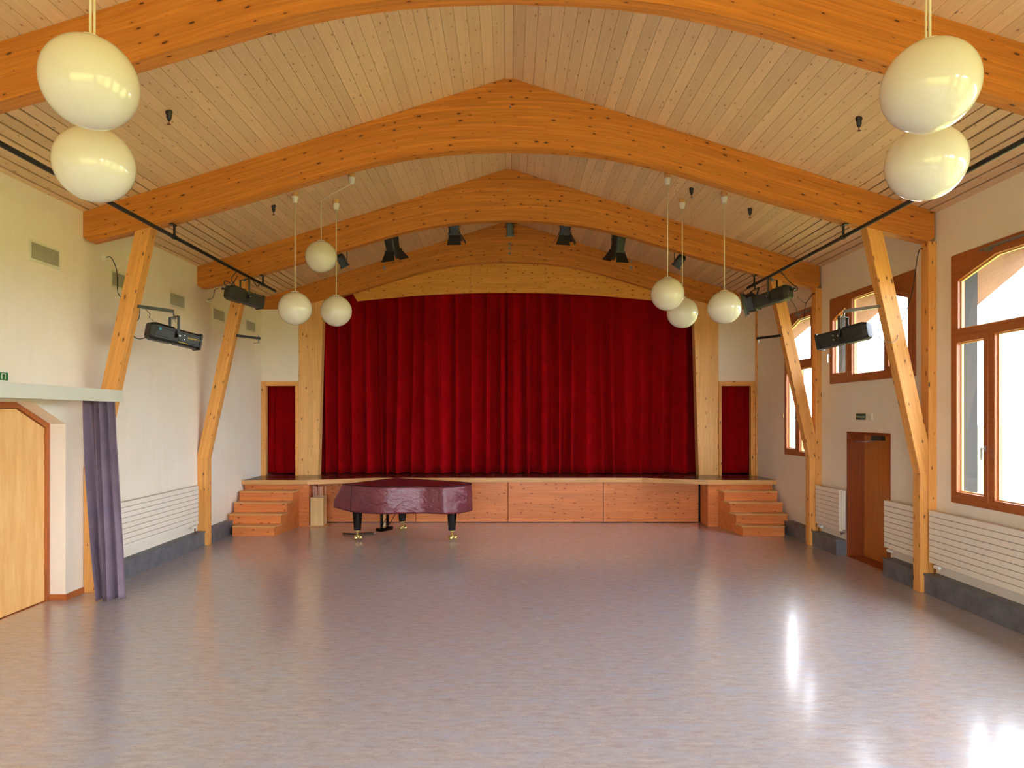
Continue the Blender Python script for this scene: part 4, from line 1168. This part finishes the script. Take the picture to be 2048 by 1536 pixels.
m_.prism([(7.18, 2.715), (7.30, 2.715), (7.30, 2.70), (7.345, 2.732), (7.30, 2.765), (7.30, 2.749), (7.18, 2.749)], 'yz', XL + 0.038, XL + 0.0395); m_.build('pictogram', M['white'], t)

# ------------------------------------------------------------------ grand piano
PC = Vector((-2.47, 13.20, 0)); nn = Vector((0.856, -0.517, 0)).normalized(); uu = Vector((0.517, 0.856, 0)).normalized()
def PL(s_, t_, z): return PC + nn * (s_ - 0.35) + uu * t_ + Vector((0, 0, z))
ctrl = [(0.10, -0.75), (0.38, -0.755), (0.75, -0.735), (1.05, -0.62), (1.30, -0.42), (1.52, -0.24), (1.74, -0.15), (1.94, -0.08), (2.08, 0.10), (2.12, 0.34), (2.05, 0.58), (1.85, 0.72), (1.5, 0.752), (0.9, 0.755), (0.38, 0.755), (0.10, 0.75)]
def outline(d=0.0, n=12):
    P = [Vector((a, b, 0)) for a, b in ctrl]; out = []
    for i in range(len(P) - 1):
        p0, p1, p2, p3 = P[max(i - 1, 0)], P[i], P[i + 1], P[min(i + 2, len(P) - 1)]
        for k in range(n):
            t_ = k / n
            out.append(0.5 * ((2 * p1) + (p2 - p0) * t_ + (2 * p0 - 5 * p1 + 4 * p2 - p3) * t_ ** 2 + (3 * p1 - p0 - 3 * p2 + p3) * t_ ** 3))
    out.append(P[-1])
    for k in range(1, 24): out.append(P[-1] + (P[0] - P[-1]) * (k / 24))
    if d:
        m_ = len(out); res = []
        for i in range(m_):
            e = (out[(i + 1) % m_] - out[i - 1]).normalized(); nrm = Vector((e.y, -e.x, 0))
            res.append(out[i] + nrm * d)
        out = res
    return out
t = thing('grand_piano', 'black grand piano under a burgundy cover, on brass castors', 'piano', tuple(PC))
o_in = outline(-0.03)
m_ = MB(); m_.prism([((PL(p.x, p.y, 0)).x, (PL(p.x, p.y, 0)).y) for p in o_in if p.x > 0.3] , 'xy', 0.58, 0.95)
ks = [PL(0.05, -0.70, 0), PL(0.33, -0.70, 0), PL(0.33, 0.70, 0), PL(0.05, 0.70, 0)]
m_.prism([(p.x, p.y) for p in ks], 'xy', 0.575, 0.70); m_.build('case', M['blacklac'], t)
def pleg(c, ang, nm='leg'):
    c = Vector(c)
    m_ = MB(); prof0 = octo(0.056, 0.056, 0.02); prof1 = octo(0.082, 0.082, 0.03)
    sd = Vector((math.cos(ang), math.sin(ang), 0)); u2 = Vector((-math.sin(ang), math.cos(ang), 0))
    m_.loft(c + Vector((0, 0, 0.185)), c + Vector((0, 0, 0.60)), (0, 0, 1), sd, u2, prof0, prof1)
    lg = m_.build('leg', M['blacklac'], t, bevel=0.003)
    m_ = MB(); m_.lathe([(0.001, 0.186), (0.05, 0.186), (0.05, 0.165), (0.03, 0.155), (0.02, 0.12), (0.02, 0.10), (0.001, 0.10)], c, 20)
    d = Vector((0.50, -0.86, 0)).normalized(); ax = Vector((-d.y, d.x, 0)); hc = c + d * 0.035 + Vector((0, 0, 0.053))
    m_.tube([c + Vector((0, 0, 0.11)), c + d * 0.03 + Vector((0, 0, 0.10)), hc + Vector((0, 0, 0.02)), hc], 0.016)
    for k in (-1, 1):
        q = hc + ax * (0.046 * k)
        m_.lathe([(0.001, -0.028), (0.035, -0.028), (0.05, -0.02), (0.053, 0.0), (0.05, 0.02), (0.035, 0.028), (0.001, 0.028)], q, 24, ax)
    m_.cyl(hc - ax * 0.085, hc + ax * 0.085, 0.014, n=12)
    m_.build('castor', M['brass'], lg)
a0 = math.atan2(nn.y, nn.x)
pleg(PL(0.35, -0.64, 0), a0); pleg(PL(0.35, 0.64, 0), a0); pleg(PL(1.86, 0.25, 0), a0)
# pedal lyre
lc = PL(0.42, 0.03, 0)
m_ = MB()
for k in (-0.085, 0.085): m_.obox(lc + uu * k + Vector((0, 0, 0.36)), (nn, uu, (0, 0, 1)), (0.022, 0.022, 0.24))
m_.obox(lc + Vector((0, 0, 0.12)), (nn, uu, (0, 0, 1)), (0.07, 0.17, 0.035)); ly_ = m_.build('pedal_lyre', M['blacklac'], t, bevel=0.008)
for k in (-0.035, 0.0, 0.035):
    m_ = MB(); m_.cyl(lc + uu * k + nn * 0.0 - nn * 0.03 + Vector((0, 0, 0.15)), lc + uu * k - nn * 0.03 + Vector((0, 0, 0.60)), 0.006, n=8); m_.build('pedal_rod', M['brass'], ly_)
    m_ = MB(); m_.obox(lc + uu * (k * 2.2) - nn * 0.11 + Vector((0, 0, 0.105)), (nn, uu, (0, 0, 1)), (0.05, 0.012, 0.006)); m_.build('pedal', M['brass'], ly_, bevel=0.003)
m_ = MB()
for k in (-0.1, 0.1): m_.tube([lc + uu * k + Vector((0, 0, 0.16)), lc + uu * k * 1.2 + nn * 0.32 + Vector((0, 0, 0.60))], 0.007)
m_.build('lyre_brace', M['blacklac'], t)
m_ = MB(); m_.tube([PL(0.25, -0.5, 0.60), PL(0.12, -0.52, 0.575), PL(0.04, -0.60, 0.555)], 0.008); m_.build('knee_lever', M['blacklac'], t)
# cover
top = outline(0.02); M_ = len(top)
def cz(p): return 1.02
cm = MB(); 
cen = Vector((0.85, 0.12, 0))
rings = 7
vs = []; fs = []
def topz(s_): return 1.025
for r_ in range(rings + 1):
    q = r_ / rings
    for p in top:
        pp = cen + (p - cen) * q
        z = topz(pp.x) + 0.014 * (1 - q ** 2) + 0.004 * noise.noise(Vector((pp.x * 4, pp.y * 4, 1)))
        vs.append(PL(pp.x, pp.y, z))
rows = 14
for r_ in range(1, rows + 1):
    q = r_ / rows
    for i, p in enumerate(top):
        e = (top[(i + 1) % M_] - top[i - 1]).normalized(); nrm = Vector((e.y, -e.x, 0))
        front = max(0.0, min(1.0, (0.36 - p.x) / 0.26))
        hem = 0.535 + 0.055 * front
        zz = topz(p.x) + (hem - topz(p.x)) * q
        wr = 0.010 * noise.noise(Vector((i * 0.16, q * 2.6, 3))) * (0.3 + q) + 0.006 * noise.noise(Vector((i * 0.5, q * 7, 8))) * min(1, q * 3)
        off = 0.015 * q + wr + 0.008 * math.sin(q * math.pi) 
        pp = p + nrm * off
        pp.x -= front * 0.20 * min(1, q * 1.35)
        vs.append(PL(pp.x, pp.y, zz))
tot = rings + 1 + rows
for r_ in range(tot - 1):
    for i in range(M_):
        j = (i + 1) % M_
        fs.append((r_ * M_ + i, r_ * M_ + j, (r_ + 1) * M_ + j, (r_ + 1) * M_ + i))
cm.add(vs, fs, (0, 0, 1), True)
cv = cm.build('piano_cover', M['vinyl'], solidify=0.003, recalc=True)
tag(cv, 'burgundy vinyl cover draped over the grand piano', 'cover')
pp = [PL(p.x, p.y, topz(p.x) + 0.003) for p in outline(0.024)]
m_ = MB(); m_.tube(pp + [pp[0]], 0.006, 6); m_.build('piping_seam', M['blacklac'], cv, world=False)
se = [PL(0.34, -0.785, 1.02), PL(0.34, -0.80, 0.8), PL(0.33, -0.80, 0.54)]
m_ = MB(); m_.tube(se, 0.004, 6); m_.build('corner_seam', M['blacklac'], cv, world=False)
# black bar on the floor under the piano
t = thing('floor_bar', 'thin black bar with metal tip lying on the floor under the piano', 'bar', (-2.9, 13.1, 0))
m_ = MB(); m_.tube([(-3.22, 13.28, 0.018), (-2.95, 13.18, 0.018), (-2.85, 13.25, 0.02), (-2.74, 13.30, 0.022), (-2.62, 13.27, 0.022)], 0.016); m_.build('tube', M['black'], t)
m_ = MB(); m_.cyl((-2.62, 13.27, 0.022), (-2.57, 13.26, 0.022), 0.012); m_.build('tip', M['steel'], t)

# ------------------------------------------------------------------ box of sticks in the stage corner
t = thing('stick_box', 'tall pale wooden box with sticks in the left corner of the stage front', 'box', (-3.98, 14.35, 0))
m_ = MB(); m_.box(-4.14, -3.79, 14.16, 14.52, 0.0, 0.022, (1, 0, 0)); m_.build('base_board', M['edge'], t, bevel=0.003)
m_ = MB(); bx0, bx1, by0, by1, bz = -4.12, -3.85, 14.19, 14.46, 0.60
m_.box(bx0, bx1, by0, by0 + 0.018, 0.022, bz); m_.box(bx0, bx1, by1 - 0.018, by1, 0.022, bz + 0.02); m_.box(bx0, bx0 + 0.018, by0 + 0.018, by1 - 0.018, 0.022, bz); m_.box(bx1 - 0.018, bx1, by0 + 0.018, by1 - 0.018, 0.022, bz + 0.02)
m_.build('box_body', M['palebox'], t, bevel=0.002)
rs = random.Random(5)
st0 = None
for i in range(9):
    xb_ = bx0 + 0.035 + i * 0.024; top_x = xb_ + (i - 5.2) * 0.012 + rs.uniform(-.01, .01) - 0.0
    yb_ = rs.uniform(by0 + 0.04, by1 - 0.05)
    a = Vector((xb_ + 0.02, yb_ + rs.uniform(-.02, .02), 0.03)); b = Vector((min(max(top_x, -4.12), -3.80), yb_, rs.uniform(0.80, 0.845)))
    d = b - a
    if st0 is None:
        m_ = MB(); m_.cyl((0, 0, 0), (0, 0, 0.80), 0.011, 0.0095, n=8); st0 = m_.build('wooden_stick', M['stick']); o = st0
    else:
        o = st0.copy(); COL.objects.link(o)
    tag(o, 'thin brown wooden stick standing in the pale box by the stage', 'stick', 'sticks in the pale box')
    o.location = a; o.rotation_euler = d.to_track_quat('Z', 'Y').to_euler()
m_ = MB(); m_.box(-4.148, -4.143, 14.35, 14.42, 0.55, 0.68); tag(m_.build('warning_label', M['redtag']), 'small red and white label on the stage side above the stick box', 'label')
